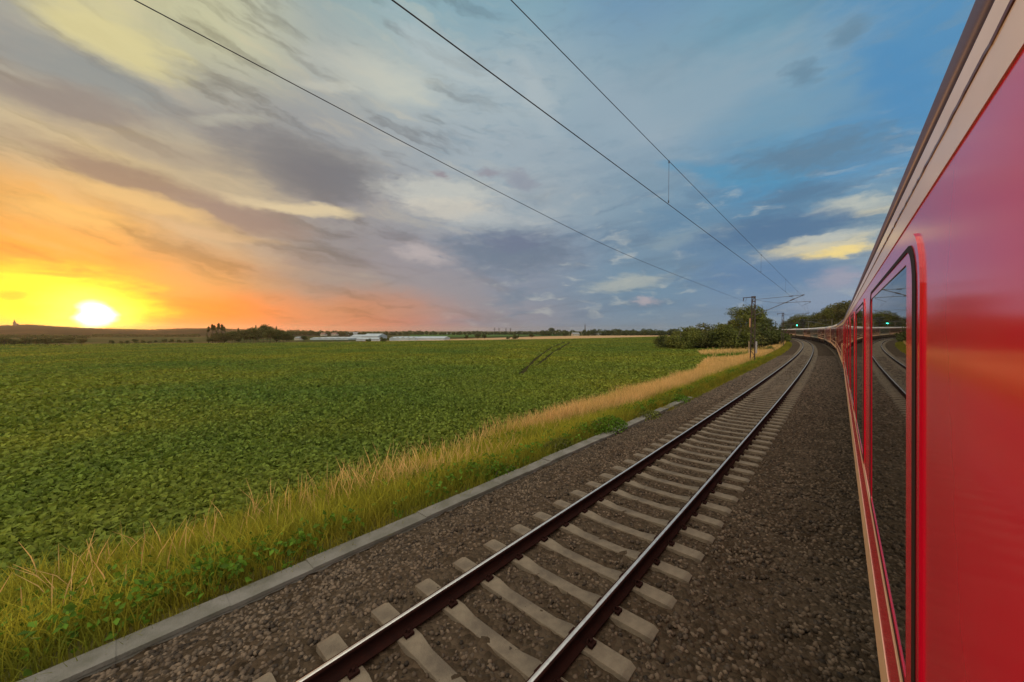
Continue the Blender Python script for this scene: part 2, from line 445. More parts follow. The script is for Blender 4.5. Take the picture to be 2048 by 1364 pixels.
m_galv = mat('tube_grey', G4(.10,.10,.11), .55)
m_ins = mat('insulator_brown', G4(.04,.02,.015), .3)

# dark, mirror-like carriage glass
def glass_mat():
    m = mat('carriage_glass', G4(.012,.014,.013), .015, spec=.75)
    m.node_tree.nodes['Principled BSDF'].inputs['IOR'].default_value = 1.6
    return m
m_glass = glass_mat()

# ------------------------------------------------------------------ the line of the track
R0, K1, LAT = 2461.0, 4.48e-6, 2.728
_S = np.arange(-140, 420.01, .5)
_k = np.where(_S < 0, 1 / R0, 1 / R0 + K1 * np.minimum(_S, 300))
_th = np.cumsum(_k) * .5; _th -= np.interp(0, _S, _th)
_x = -np.cumsum(np.sin(_th)) * .5; _x -= np.interp(0, _S, _x)
_y = np.cumsum(np.cos(_th)) * .5; _y -= np.interp(0, _S, _y)
def cpos(s, o=0.0):
    """point at chainage s, o metres to the left of the near track's centre line; heading"""
    x, y, t = np.interp(s, _S, _x), np.interp(s, _S, _y), np.interp(s, _S, _th)
    off = o + LAT
    return x - off * np.cos(t), y - off * np.sin(t), t
def offs(x, y):
    """approximate lateral offset o of a world point"""
    yy = np.clip(y, -140, 400)
    cx = np.interp(yy, _y, _x); t = np.interp(yy, _y, _th)
    return (-x + cx) * np.cos(t) - LAT
def sweep(prof, ss, name, material, smooth=False, closed=False, zf=None):
    prof = np.asarray(prof, float); n = len(prof)
    ss = np.asarray(ss); V = np.zeros((len(ss), n, 3))
    for j, (o, z) in enumerate(prof):
        X, Y, T = cpos(ss, o); V[:, j, 0] = X; V[:, j, 1] = Y; V[:, j, 2] = z
    if zf is not None: V = zf(V, ss)
    i = np.arange(len(ss) - 1)[:, None]; j = np.arange(n if closed else n - 1)[None]
    a = i * n + j; b = i * n + (j + 1) % n
    F = np.stack([a, b, b + n, a + n], -1).reshape(-1, 4)[:, ::-1]
    return np_mesh(name, V.reshape(-1, 3), F, smooth)
TRAIN_O = -(LAT + 1.656)          # centre line of the train's own track

# ------------------------------------------------------------------ ground
def zfield(o):
    t = np.clip((o - 7) / 290.0, 0, 1)
    return -1.2 - 4.3 * (1.35 * t - .35 * t ** 2)
def zright(o):
    t = np.clip((-o - 9) / 200.0, 0, 1)
    return -1.2 - 2.0 * t
def zground(x, y):
    o = offs(x, y)
    z = np.where(o > 0, zfield(o), zright(o)) - .35
    r = np.hypot(x, y)
    far = np.clip((r - 420) / 500, 0, 1)
    z = z * (1 - far) + (-5.85) * far
    return np.where((o > -9.5) & (o < 7), -1.75 * (1 - far) + z * far, z)
g = np.sinh(np.linspace(-6.2, 6.2, 301)) / math.sinh(6.2) * 9000
GX, GY = np.meshgrid(g, g, indexing='ij')
GZ = zground(GX, GY)
n_ = len(g); ii, jj = np.meshgrid(np.arange(n_ - 1), np.arange(n_ - 1), indexing='ij')
a = (ii * n_ + jj).ravel()
F = np.stack([a, a + n_, a + n_ + 1, a + 1], -1)
m_ground = mat('far_land', G4(.055,.060,.022), spec=0.0, rough=.95, var=G4(.10,.070,.034), vscale=.006, vlo=.42, vhi=.58, var2=G4(.03,.042,.016), v2scale=.02)
tag(link_mesh('ground', np_mesh('ground', np.stack([GX, GY, GZ], -1).reshape(-1, 3), F), m_ground), kind='structure')

def ray(px, Z):
    """world x,y of a point at depth Z in the direction seen at column px"""
    t = (px - 1024) / FPX
    s_, c_ = math.sin(YAW), math.cos(YAW)
    return Z * (-s_ + t * c_), Z * (c_ + t * s_)
def sheet(name, near, far, nv, zoff, material, pw=1.0):
    near = np.asarray(near, float); far = np.asarray(far, float); n = len(near)
    v = np.linspace(0, 1, nv) ** pw
    P = near[:, None] * (1 - v[None, :, None]) + far[:, None] * v[None, :, None]
    z = np.where(True, zfield(offs(P[..., 0], P[..., 1])), 0) + zoff
    r = np.hypot(P[..., 0], P[..., 1]); fa = np.clip((r - 420) / 500, 0, 1)
    z = z * (1 - fa) + (-5.5 + zoff) * fa
    V = np.concatenate([P, z[..., None]], -1).reshape(-1, 3)
    i, j = np.meshgrid(np.arange(n - 1), np.arange(nv - 1), indexing='ij'); a = (i * nv + j).ravel()
    return link_mesh(name, np_mesh(name, V, np.stack([a, a + 1, a + nv + 1, a + nv], -1), True), material)
m_field = mat('crop_ground', G4(.060,.088,.012), spec=0.0, rough=.95, var=G4(.080,.095,.014), vscale=.06, bump=.6, bscale=2.2, var2=G4(.032,.05,.011), v2scale=.5)
ks = np.linspace(0, 1, 160)
fs = np.interp(ks, [0, 1], [-120, 300])
nx, ny, _ = cpos(fs, 6.7)
fe = np.array([(-430, -130)] + [ray(p, Z) for p, Z in ((0, 222), (200, 232), (409, 246), (700, 266), (1000, 290), (1150, 310), (1300, 345), (1370, 380))])
fk = np.linspace(0, 1, len(fe))
FX = np.interp(ks, fk, fe[:, 0]); FY = np.interp(ks, fk, fe[:, 1])
NEAR = np.stack([nx, ny], -1); FAR = np.stack([FX, FY], -1)
tag(sheet('field', NEAR, FAR, 90, 0.0, m_field, 1.6), kind='structure')
# straw coloured strip and pale stubble beyond the crop
m_straw = mat('straw_field', G4(.36,.235,.125), spec=0.0, rough=.95, var=G4(.30,.20,.11), vscale=.05)
strip_far = np.array([(-470, -130)] + [ray(p, Z) for p, Z in ((0, 225), (200, 236), (409, 256), (700, 285), (860, 330), (1000, 430), (1150, 560), (1300, 640))])
SX = np.interp(ks, np.linspace(0, 1, len(strip_far)), strip_far[:, 0]); SY = np.interp(ks, np.linspace(0, 1, len(strip_far)), strip_far[:, 1])
tag(sheet('stubble_field', FAR, np.stack([SX, SY], -1), 10, -0.02, m_straw), kind='structure')
m_meadow = mat('meadow', G4(.060,.100,.030), spec=0.0, rough=.95, var=G4(.05,.085,.028), vscale=.02)
mn = np.array([ray(p, Z) for p, Z in ((820, 470), (900, 480), (980, 520), (1060, 600), (1130, 640))])
mf = np.array([ray(p, Z) for p, Z in ((820, 900), (900, 1000), (980, 1050), (1060, 1050), (1130, 1000))])
tag(sheet('meadow', mn, mf, 6, .10, m_meadow), kind='structure')

# ballast bed
ss = np.concatenate([np.arange(-12, 30, .12), np.arange(30, 110, .5), np.arange(110, 330, 2.0)])
def ball_z(V, s):
    r = RNG.normal(0, 1, V.shape[:2])
    amp = np.where(s < 30, .014, .02)[:, None] * np.ones(V.shape[1])[None]
    V[..., 2] += r * amp
    return V
po = list(np.arange(-9.4, -1.5, .16)) + list(np.arange(-1.5, 1.6, .11)) + list(np.arange(1.6, 3.05, .12)) + [3.06]
pz = [float(np.interp(o, [-9.4, -7.4, -6.0, -5.7, -3.0, -1.6, -1.33, 1.33, 1.75, 2.9, 3.06], [-1.7, -.5, -.24, -.25, -.25, -.265, -.224, -.224, -.255, -.52, -.55])) for o in po]
def ballast_mat():
    m = bpy.data.materials.new('ballast'); m.use_nodes = True
    nt = m.node_tree; N = nt.nodes; K = nt.links; b = N['Principled BSDF']; b.inputs['Roughness'].default_value = .95; b.inputs['Specular IOR Level'].default_value = .05
    tc = N.new('ShaderNodeTexCoord')
    v = N.new('ShaderNodeTexVoronoi'); v.inputs['Scale'].default_value = 17; K.new(tc.outputs['Object'], v.inputs['Vector'])
    r = N.new('ShaderNodeValToRGB'); K.new(v.outputs['Color'], r.inputs[0])
    for e, p, c in zip((r.color_ramp.elements[0], r.color_ramp.elements[1]), (0.1, .95), (G4(.040,.029,.019), G4(.084,.062,.043))): e.position = p; e.color = c
    n = N.new('ShaderNodeTexNoise'); n.inputs['Scale'].default_value = .9; n.inputs['Detail'].default_value = 6; K.new(tc.outputs['Object'], n.inputs['Vector'])
    mx = N.new('ShaderNodeMix'); mx.data_type = 'RGBA'; mx.blend_type = 'MULTIPLY'
    rr = N.new('ShaderNodeMapRange'); K.new(n.outputs[0], rr.inputs[0]); rr.inputs[1].default_value = .35; rr.inputs[2].default_value = .7; rr.inputs[4].default_value = .8
    K.new(rr.outputs[0], mx.inputs[0]); K.new(r.outputs[0], mx.inputs[6]); mx.inputs[7].default_value = G4(.72,.66,.60)
    K.new(mx.outputs[2], b.inputs['Base Color'])
    bp = N.new('ShaderNodeBump'); bp.inputs['Strength'].default_value = .9; bp.inputs['Distance'].default_value = .04
    K.new(v.outputs['Distance'], bp.inputs['Height']); bp.invert = True; K.new(bp.outputs[0], b.inputs['Normal'])
    return m
m_ballast = ballast_mat()
tag(link_mesh('ballast', sweep(list(zip(po, pz)), ss, 'ballast', None, True, zf=ball_z), m_ballast), kind='structure')
# verge soil between the trough and the field
VO = [3.38, 3.5, 4.2, 5.2, 6.2, 7.2, 8.4]; VZ = [-.75, -.52, -.68, -.95, -1.12, -1.20, -1.5]
def verge_z(o): return np.interp(o, VO, VZ)
vs = np.concatenate([np.arange(-30, 60, .5), np.arange(60, 330, 2.0)])
vo = np.arange(3.38, 8.5, .3)
def vz(V, s): V[..., 2] += RNG.normal(0, .025, V.shape[:2]); return V
tag(link_mesh('verge', sweep([(o, float(verge_z(o))) for o in vo], vs, 'verge', None, True, zf=vz), m_soil), kind='structure')
# cable trough with lids
t_ = []
mb = MB()
s = -12.0
while s < 21:
    w = 1.0
    x0, y0, h0 = cpos(s + w / 2, 3.20)
    dz = RNG.normal(0, .006)
    mb.box((x0, y0, -.475 + dz), (.31, w - .003, .05), h0 + RNG.normal(0, .004))
    s += w
mb.v = mb.v
tr = empty('cable_trough', (float(cpos(0, 3.2)[0]), 0, -.6))
lid = mb.mesh('lid')
o = link_mesh('trough_lids', lid, m_trough, tr); o.matrix_parent_inverse.identity(); o.location = -tr.location
b_ = link_mesh('trough_wall', sweep([(3.06, -.9), (3.06, -.502), (3.39, -.502), (3.39, -.9)], np.arange(-12, 21.5, 1.0), 'trough_wall', None), m_trough, tr)
b_.location = -tr.location
tag(tr, 'long grey concrete cable trough with flat lids along the grassy verge', 'cable trough')

# ------------------------------------------------------------------ tracks
def rail_mesh(oc, s0, s1):
    P = [(-.075, -.172), (-.075, -.160), (-.02, -.148), (-.010, -.135), (-.010, -.045), (-.034, -.034), (-.036, -.012), (-.030, -.002),
         (.030, -.002), (.036, -.012), (.034, -.034), (.010, -.045), (.010, -.135), (.02, -.148), (.075, -.160), (.075, -.172)]
    s_ = np.concatenate([np.arange(s0, 40, 1.0), np.arange(40, s1, 1.5)])
    me = sweep([(oc - p[0], p[1]) for p in P], s_, 'rail', None, False, True)
    return me
def top_mesh(oc, s0, s1):
    s_ = np.concatenate([np.arange(s0, 40, 1.0), np.arange(40, s1, 1.5)])
    return sweep([(oc + .019, -.0022), (oc + .015, 0.001), (oc - .015, 0.001), (oc - .019, -.0022)], s_, 'running_surface', None, True)
def sleeper_mesh():
    mb = MB()
    def sec(x, w0, w1, z0, z1): return [(x, -w0, z0), (x, w0, z0), (x, w1, z1), (x, -w1, z1)]
    xs = [(-1.30, .13, .09, -.20), (-1.24, .14, .105, -.178), (-.55, .14, .105, -.178), (-.35, .12, .085, -.202), (.35, .12, .085, -.202), (.55, .14, .105, -.178), (1.24, .14, .105, -.178), (1.30, .13, .09, -.20)]
    V = []; F = []
    for x, a, b, z in xs: V += sec(x, a, b, -.38, z)
    for i in range(len(xs) - 1):
        for k in range(4): F.append((i*4+k, i*4+(k+1) % 4, (i+1)*4+(k+1) % 4, (i+1)*4+k))
    F += [(3, 2, 1, 0), tuple(range(len(V) - 4, len(V)))]
    mb.add(V, F); return mb.mesh('sleeper', bevel=.008)
def clip_mesh():
    mb = MB()
    for sx in (1,):
        mb.box((sx * .115, 0, -.160), (.05, .10, .03))
        mb.tube([(sx*.09, -.05, -.152), (sx*.075, -.03, -.135), (sx*.06, 0, -.142), (sx*.075, .03, -.135), (sx*.09, .05, -.152)], .009, 5)
        mb.bar((sx * .105, 0, -.16), (sx * .105, 0, -.115), .014, n=6)
    return mb.mesh('rail_fastening')
SLM, CLM = sleeper_mesh(), clip_mesh()
SLM.materials.append(m_conc); CLM.materials.append(m_rail)
def build_track(off, label, nparts, s_first, s_last, s0, clips):
    tr = empty('railway_track', (float(cpos(0, off)[0]), 0, -.3)); tag(tr, label, 'railway track', 'tracks of the double line')
    T = Vector(tr.location)
    for sg in (1, -1):
        oc = off + sg * .7525
        r = link_mesh('rail', rail_mesh(oc, -12 if off == 0 else s0, 318), m_rail, tr); r.location = -T
        t = link_mesh('running_surface', top_mesh(oc, -12 if off == 0 else s0, 318), m_railtop, r)
    ks = np.arange(s_first, s_last, .6)
    for s in ks[:nparts]:
        x, y, h = cpos(s, off)
        o = bpy.data.objects.new('sleeper', SLM); COL.objects.link(o); o.parent = tr
        o.location = Vector((x, y, RNG.normal(0, .003))) - T; o.rotation_euler = (0, 0, h + RNG.normal(0, .004))
        if s < clips:
            for sg in (-1, 1):
                for side in (-1, 1):
                    c = bpy.data.objects.new('rail_fastening', CLM); COL.objects.link(c); c.parent = o
                    c.location = (sg * .7525, 0, 0); c.rotation_euler = (0, 0, 0 if side > 0 else math.pi)
    V0 = np.array([v.co[:] for v in SLM.vertices])
    rest = ks[nparts:]
    if len(rest):
        bm = bmesh.new(); bm.from_mesh(SLM); bmesh.ops.triangulate(bm, faces=bm.faces)
        tmp = bpy.data.meshes.new('t'); bm.to_mesh(tmp); bm.free()
        V0 = np.array([v.co[:] for v in tmp.vertices]); F0 = np.array([p.vertices[:] for p in tmp.polygons])
        VV = []; FF = []
        for i, s in enumerate(rest):
            x, y, h = cpos(s, off); c, n = math.cos(h), math.sin(h)
            VV.append(np.stack([V0[:, 0]*c - V0[:, 1]*n + x, V0[:, 0]*n + V0[:, 1]*c + y, V0[:, 2]], -1)); FF.append(F0 + i * len(V0))
        o = link_mesh('sleepers', np_mesh('sleepers', np.concatenate(VV), np.concatenate(FF)), m_conc, tr); o.location = -T
        o['kind'] = 'stuff'
build_track(0.0, 'empty railway track on pale concrete sleepers, curving away left beside the red train', 100, .3, 200, -12, 22)
build_track(TRAIN_O, 'railway track hidden beneath the red train coaches', 0, 2, 120, -2, 0)

# ballast stones lying on the bed
def stones():
    bm = bmesh.new(); bmesh.ops.create_icosphere(bm, subdivisions=1, radius=1.0)
    bm.verts.ensure_lookup_table()
    V0 = np.array([v.co[:] for v in bm.verts]); F0 = np.array([[v.index for v in f.verts] for f in bm.faces]); bm.free()
    n = 95000
    s = -3.0 + (RNG.random(n) ** 1.9) * 66
    o = RNG.uniform(-3.3, 3.02, n)
    keep = np.ones(n, bool)
    x, y, h = cpos(s, o)
    # clear of rails and sleepers
    for sg in (-.7525, .7525): keep &= np.abs(o - sg) > .11
    ph = np.abs(((s - .3 + .3) % .6) - .3)
    keep &= ~((np.abs(o) < 1.31) & (ph < .17) & (RNG.random(n) < .93))
    z = np.interp(o, po, pz) - .004
    s, o, x, y, h, z = [q[keep] for q in (s, o, x, y, h, z)]
    n = len(s)
    r = RNG.uniform(.018, .036, n) * np.clip(s / 16, 1, 2.2) * np.where(np.abs(o) < 1.35, .85, 1.0)
    sc3 = RNG.uniform(.65, 1.25, (n, 3)) * r[:, None]
    ang = RNG.uniform(0, 6.28, n); ca, sa = np.cos(ang), np.sin(ang)
    P = V0[None] * (1 + RNG.uniform(-.28, .28, (n, len(V0), 1))) * sc3[:, None]
    X = P[..., 0]*ca[:, None] - P[..., 1]*sa[:, None]; Y = P[..., 0]*sa[:, None] + P[..., 1]*ca[:, None]
    V = np.stack([X + x[:, None], Y + y[:, None], P[..., 2] + z[:, None]], -1).reshape(-1, 3)
    F = (F0[None] + (np.arange(n) * len(V0))[:, None, None]).reshape(-1, 3)
    tag(link_mesh('gravel', np_mesh('gravel', V, F), m_gravel), 'loose brown ballast stones around and between the sleepers', 'gravel', kind='stuff')
stones()

# ------------------------------------------------------------------ grass, weeds, crop
def blades(x, y, z, hgt, wid, lean, seg=3, head=0.0, tip=.08):
    n = len(x)
    ang = RNG.uniform(0, 6.283, n); la = RNG.uniform(0, 6.283, n)
    dx, dy = np.cos(ang), np.sin(ang)
    lx, ly = np.cos(la) * lean, np.sin(la) * lean
    t = np.linspace(0, 1, seg + 1)
    V = np.zeros((n, seg + 1, 2, 3))
    for i, q in enumerate(t):
        if head: w = wid * (.30 if q < .55 else head * math.sin((q - .5) / .5 * math.pi * .93 + .1) + .12)
        else: w = wid * (1 - q) ** .7 + wid * tip
        cx = x + lx * hgt * q * q; cy = y + ly * hgt * q * q; cz = z + hgt * q * (1 - .25 * lean * q)
        for k, sg in ((0, -1), (1, 1)):
            V[:, i, k, 0] = cx + sg * dx * w / 2; V[:, i, k, 1] = cy + sg * dy * w / 2; V[:, i, k, 2] = cz
    b = np.arange(n)[:, None] * (seg + 1) * 2 + np.arange(seg)[None] * 2
    F = np.stack([b, b + 1, b + 3, b + 2], -1).reshape(-1, 4)
    return V.reshape(-1, 3), F
def patchy(s, o, fs, fo, seed):
    r = np.random.default_rng(seed); v = 0
    for k in range(5):
        a, b, p, q = r.uniform(.5, 1.6), r.uniform(.5, 1.6), r.uniform(0, 6.3), r.uniform(-.8, .8)
        v = v + np.sin(s * fs * a + o * fo * b * (1 + q) + p)
    return v / 5
def grow(name, n, s0, s1, olo, ohi, h0, h1, w, lean, material, label, head=0, dens=None, pw=1.7, scale_far=True, oshape=None):
    s = s0 + (RNG.random(n) ** pw) * (s1 - s0)
    o = RNG.uniform(0, 1, n)
    if oshape is not None: o = oshape(o)
    o = olo + o * (ohi - olo)
    if dens is not None:
        k = RNG.random(n) < dens(s, o); s, o = s[k], o[k]
    n = len(s)
    x, y, h = cpos(s, o)
    z = verge_z(o) - .03
    hh = RNG.uniform(h0, h1, n) * (1 + .25 * patchy(s, o, 1.3, 2.0, 5))
    far = np.clip(np.abs(s) / 30, 1, 4) ** .7 if scale_far else 1
    V, F = blades(x, y, z, hh, w * far, RNG.uniform(.1, lean, n), 3, head)
    return tag(link_mesh(name, np_mesh(name, V, F), material), label, 'grass', kind='stuff')
grow('verge_grass', 165000, -10, 170, 3.24, 6.6, .22, .55, .014, .8, m_grassgreen, 'green and olive grass covering the bank behind the cable trough', pw=2.0)
grow('dry_grass', 125000, -10, 190, 4.5, 6.9, .65, 1.12, .015, .5, m_tan, 'tall straw coloured seeding grass along the edge of the crop field', head=1.0, pw=1.9,
     dens=lambda s, o: np.clip(.15 + 1.4 * patchy(s, o, .35, .8, 3) + .45 * (o - 5.6) + np.clip((s - 7) / 11, -.75, .8), .02, 1))
grow('edge_grass', 42000, 17, 150, 2.85, 4.3, .18, .5, .02, .8, m_grassgreen, 'green grass growing over the buried end of the trough along the ballast edge', pw=1.6)
grow('yellow_grass', 80000, -10, 60, 3.9, 6.9, .4, .78, .016, .75, mat('grass_yellow', G4(.36,.33,.03), .65, var=G4(.22,.235,.02), vscale=.8, island=.35, trans=.4),
     'yellow green grass standing between the low grass and the straw coloured grass', pw=1.8,
     dens=lambda s, o: np.clip(1.0 - .015 * s + .5 * patchy(s, o, .5, .8, 8), 0, 1))
def leafmesh(name, C, size, material, up=.5, parent=None, nrm=None):
    """one small folded leaf clump per point"""
    n = len(C); size = np.broadcast_to(size, (n,))
    d = RNG.normal(0, 1, (n, 3)); 
    if nrm is not None: d = d * .7 + nrm
    d[:, 2] += up; d /= np.linalg.norm(d, axis=1)[:, None] + 1e-9
    u = np.cross(d, RNG.normal(0, 1, (n, 3))); u /= np.linalg.norm(u, axis=1)[:, None] + 1e-9
    w = np.cross(d, u); sz = size[:, None]
    a = C - u * sz * .5; b = C + w * sz * .33 + d * sz * .10; c = C + u * sz * .55 - d * sz * .12; e = C - w * sz * .33 + d * sz * .10
    V = np.stack([a, b, c, e], 1).reshape(-1, 3)
    k = np.arange(n)[:, None] * 4
    F = np.concatenate([k + np.array([[0, 1, 2]]), k + np.array([[0, 2, 3]])], 1).reshape(-1, 3)
    return np_mesh(name, V, F)
def weeds():
    n = 5200
    s = -8 + RNG.random(n) ** 1.8 * 70; o = RNG.uniform(3.45, 6.8, n)
    k = RNG.random(n) < np.clip(.25 + 1.3 * patchy(s, o, .8, 1.6, 44) + .35 * (o < 4.2), 0, 1); s, o = s[k], o[k]
    x, y, _ = cpos(s, o); C = np.repeat(np.stack([x, y, verge_z(o)], -1), 9, 0)
    C[:, :2] += RNG.normal(0, .075, (len(C), 2)); C[:, 2] += RNG.uniform(.05, .48, len(C))
    tag(link_mesh('verge_weeds', leafmesh('verge_weeds', C, RNG.uniform(.05, .13, len(C)), m_leafbright, up=.8), m_leafbright), 'broad leaved green weeds among the grass of the bank', 'weeds', kind='stuff')
weeds()
m_shaded_earth = mat('shaded_earth', G4(.040,.036,.016), spec=0.0, rough=.95, var=G4(.028,.028,.012), vscale=.8)  # wheel track earth, darkened to paint in the shade between the plants
def crop():
    n = 125000
    r = 9.5 * np.exp(RNG.random(n) * math.log(430 / 9.5))
    az = RNG.uniform(rad(-112), rad(6), n)
    x, y = np.sin(az) * r, np.cos(az) * r
    o = offs(x, y)
    # inside the field, off the tractor lines
    k = (o > 6.9 + RNG.normal(0, .25, n)) & (y > -120)
    fa = np.interp(np.degrees(az), [-112, -98, -90, -79, -65, -44, -32, -22, -16, 6], [440, 400, 355, 318, 288, 286, 300, 330, 330, 330])
    k &= r < fa
    k &= ~((y > 40) & (o < np.interp(y, [38, 52, 80, 150], [7.0, 9.5, 17, 20])))
    x, y, o, r = x[k], y[k], o[k], r[k]; n = len(x)
    z = zfield(o)
    row = np.sin((x * .9 + y * .35) * 2 * math.pi / .75)
    per = 7; sz = np.clip(r * .0085, .17, 1.1)
    C = np.repeat(np.stack([x, y, z], -1), per, 0)
    sp = np.repeat(sz, per)
    C[:, :2] += RNG.normal(0, 1, (len(C), 2)) * sp[:, None] * .75
    hum = .5 + .5 * patchy(C[:, 0], C[:, 1], .35, .3, 21)
    C[:, 2] += RNG.uniform(.02, .34, len(C)) * (.55 + .7 * hum) * np.clip(1.2 - np.repeat(r, per) / 260, .35, 1)
    bandv = np.sin(C[:, 0] * .055 - C[:, 1] * .16 + 2 * patchy(C[:, 0], C[:, 1], .03, .03, 12)) + 1.3 * patchy(C[:, 0], C[:, 1], .07, .06, 17)
    m = ~((bandv < -.75) & (RNG.random(len(C)) < .62)); C, sp = C[m], sp[m]
    WT = []
    # worn wheel tracks and gaps running out into the field
    for line in (((1040, 748), (1072, 716), (1102, 695), (1130, 683)), ((1072, 731), (1106, 704), (1140, 684)), ((840, 748), (930, 738), (1010, 736), (1130, 728)), ((-60, 712), (300, 706), (700, 697), (1000, 688))):
        W_ = []
        for px_, py_ in line:
            Z = 40.0
            for _ in range(12):
                a_, b_ = ray(px_, Z); Z = FPX * (CAMH - .25 - float(zfield(offs(np.array(a_), np.array(b_))))) / (py_ - 661.5)
            W_.append(ray(px_, Z))
        W_ = np.array(W_); wide = 1.0 if line[0][1] < 730 and line[0][0] < 0 else 1.3; WT.append(W_) if wide > 1.1 else None; m = np.ones(len(C), bool)
        for q0, q1 in zip(W_[:-1], W_[1:]):
            dd = q1 - q0; rel = C[:, :2] - q0; tt = np.clip((rel @ dd) / (dd @ dd), 0, 1)
            m &= np.linalg.norm(rel - tt[:, None] * dd, axis=1) > wide * (.20 + .0055 * np.hypot(C[:, 0], C[:, 1])) * (.6 + .4 * patchy(C[:, 0], C[:, 1], .2, .2, 9))
        C, sp = C[m], sp[m]
    for W_ in WT:      # dark earth strips in the wheel tracks; their colour stands in for shade
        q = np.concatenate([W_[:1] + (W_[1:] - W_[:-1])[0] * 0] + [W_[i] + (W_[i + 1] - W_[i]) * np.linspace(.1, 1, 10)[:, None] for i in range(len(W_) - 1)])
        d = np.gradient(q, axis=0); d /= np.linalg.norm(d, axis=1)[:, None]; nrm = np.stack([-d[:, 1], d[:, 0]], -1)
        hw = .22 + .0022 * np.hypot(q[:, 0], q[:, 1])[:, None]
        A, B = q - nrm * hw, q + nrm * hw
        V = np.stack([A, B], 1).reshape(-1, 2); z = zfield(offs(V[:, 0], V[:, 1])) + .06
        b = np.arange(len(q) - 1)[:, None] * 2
        tag(link_mesh('wheel_track', np_mesh('wheel_track', np.concatenate([V, z[:, None]], 1), b + np.array([[0, 1, 3, 2]])), m_shaded_earth), kind='structure')
    tag(link_mesh('crop_plants', leafmesh('crop_plants', C, sp, m_crop, up=1.1), m_crop), 'low leafy green crop filling the wide flat field', 'crop', kind='stuff')
crop()
bs = np.arange(38, 150, 2.0)
ba = np.interp(bs, [38, 52, 80, 150], [7.0, 9.5, 17, 20])
bn = np.array([cpos(q, 7.0)[:2] for q in bs]); bf = np.array([cpos(q, w_)[:2] for q, w_ in zip(bs, ba)])
tag(sheet('grass_bank', bn, bf, 8, .05, m_soil), kind='structure')
def bank(name, n, h0, h1, w, material, label, head=0, dens=None):
    q = 38 + RNG.random(n) ** 1.3 * 100; f = RNG.random(n)
    o = 6.3 + f * (np.interp(q, [38, 52, 80, 150], [7.0, 9.5, 17, 20]) - 6.3)
    if dens is not None: k = RNG.random(n) < dens(q, o); q, o = q[k], o[k]
    x, y, _ = cpos(q, o); z = zfield(o) + .03
    V, F = blades(x, y, z, RNG.uniform(h0, h1, len(q)), w, RNG.uniform(.1, .6, len(q)), 3, head)
    tag(link_mesh(name, np_mesh(name, V, F), material), label, 'grass', kind='stuff')
bank('meadow_grass', 45000, .3, .8, .05, m_leafbright, 'bright green grass on the bank between the curving track and the thicket', dens=lambda q, o: np.clip(.6 + patchy(q, o, .12, .5, 31), .1, 1))
bank('meadow_straw', 26000, .6, 1.1, .08, m_tan, 'straw coloured grass tufts on the bank around the lattice mast', 1.0, dens=lambda q, o: np.clip(.35 + 1.5 * patchy(q, o, .14, .4, 33) - .02 * (o - 7), .02, 1))
def bramble(s, o, n, R_, label, material):
    x, y, h = cpos(s, o); z = float(verge_z(o))
    C = RNG.normal(0, 1, (n, 3)); C /= np.linalg.norm(C, axis=1)[:, None]; C *= RNG.random((n, 1)) ** .4
    C = C * np.array([R_ * .8, R_ * 1.4, R_ * .6]); C[:, 2] = np.abs(C[:, 2])
    root = empty('bramble', (x, y, z), h)
    link_mesh('foliage', leafmesh('foliage', C, RNG.uniform(.05, .11, n), material), material, root)
    mb = MB()
    for k in range(7):
        a = k * .9; mb.tube([(0, 0, -.05), (math.cos(a) * R_ * .4, math.sin(a) * R_ * .6, R_ * .45), (math.cos(a) * R_ * .7, math.sin(a) * R_ * 1.1, R_ * .35)], .006, 5)
    mb.build('stem', m_bark, root)
    tag(root, label, 'bramble', 'low weeds leaning over the trough')
bramble(12.2, 3.5, 1300, .75, 'bright green bramble sprawling far over the trough lids, third from the viewer', m_leafbright)
bramble(15.2, 3.2, 1500, .8, 'dense green bramble lying across the trough where its lids end, fourth from the viewer', m_leafmid)
bramble(19.6, 3.4, 1500, .85, 'bright green bramble at the end of the trough, farthest from the viewer', m_leafbright)
bramble(9.3, 3.75, 800, .5, 'dark green bramble on the bank behind the trough, second from the viewer', m_leafmid)
bramble(6.6, 3.6, 600, .4, 'small bright green bramble hanging over the trough, nearest to the viewer', m_leafbright)

# ------------------------------------------------------------------ trees
def crown_points(lobes, n, hollow=.35):
    w = np.array([l[3] * l[4] * l[5] for l in lobes]) ** .72; w /= w.sum()
    idx = RNG.choice(len(lobes), n, p=w)
    d = RNG.normal(0, 1, (n, 3)); d /= np.linalg.norm(d, axis=1)[:, None]
    rr = hollow + (1 - hollow) * RNG.random(n) ** .55
    Lb = np.array(lobes)[idx]
    # knots on the surface make the outline uneven
    f = 1 + .22 * np.sin(d[:, 0] * 5 + idx * 1.7) * np.sin(d[:, 1] * 6 + idx) + .16 * np.sin(d[:, 2] * 9 + idx * 2.3)
    P = Lb[:, :3] + d * Lb[:, 3:6] * (rr * f)[:, None]
    keep = patch3(P) > -.55
    return P[keep], d[keep]
def patch3(P):
    v = 0; r = np.random.default_rng(2)
    s = 2.2 / max(np.ptp(P[:, 2]), 1e-3) * 3
    for k in range(6):
        q = r.normal(0, 1, 3) * s; v = v + np.sin(P @ q + r.uniform(0, 6))
    return v / 3
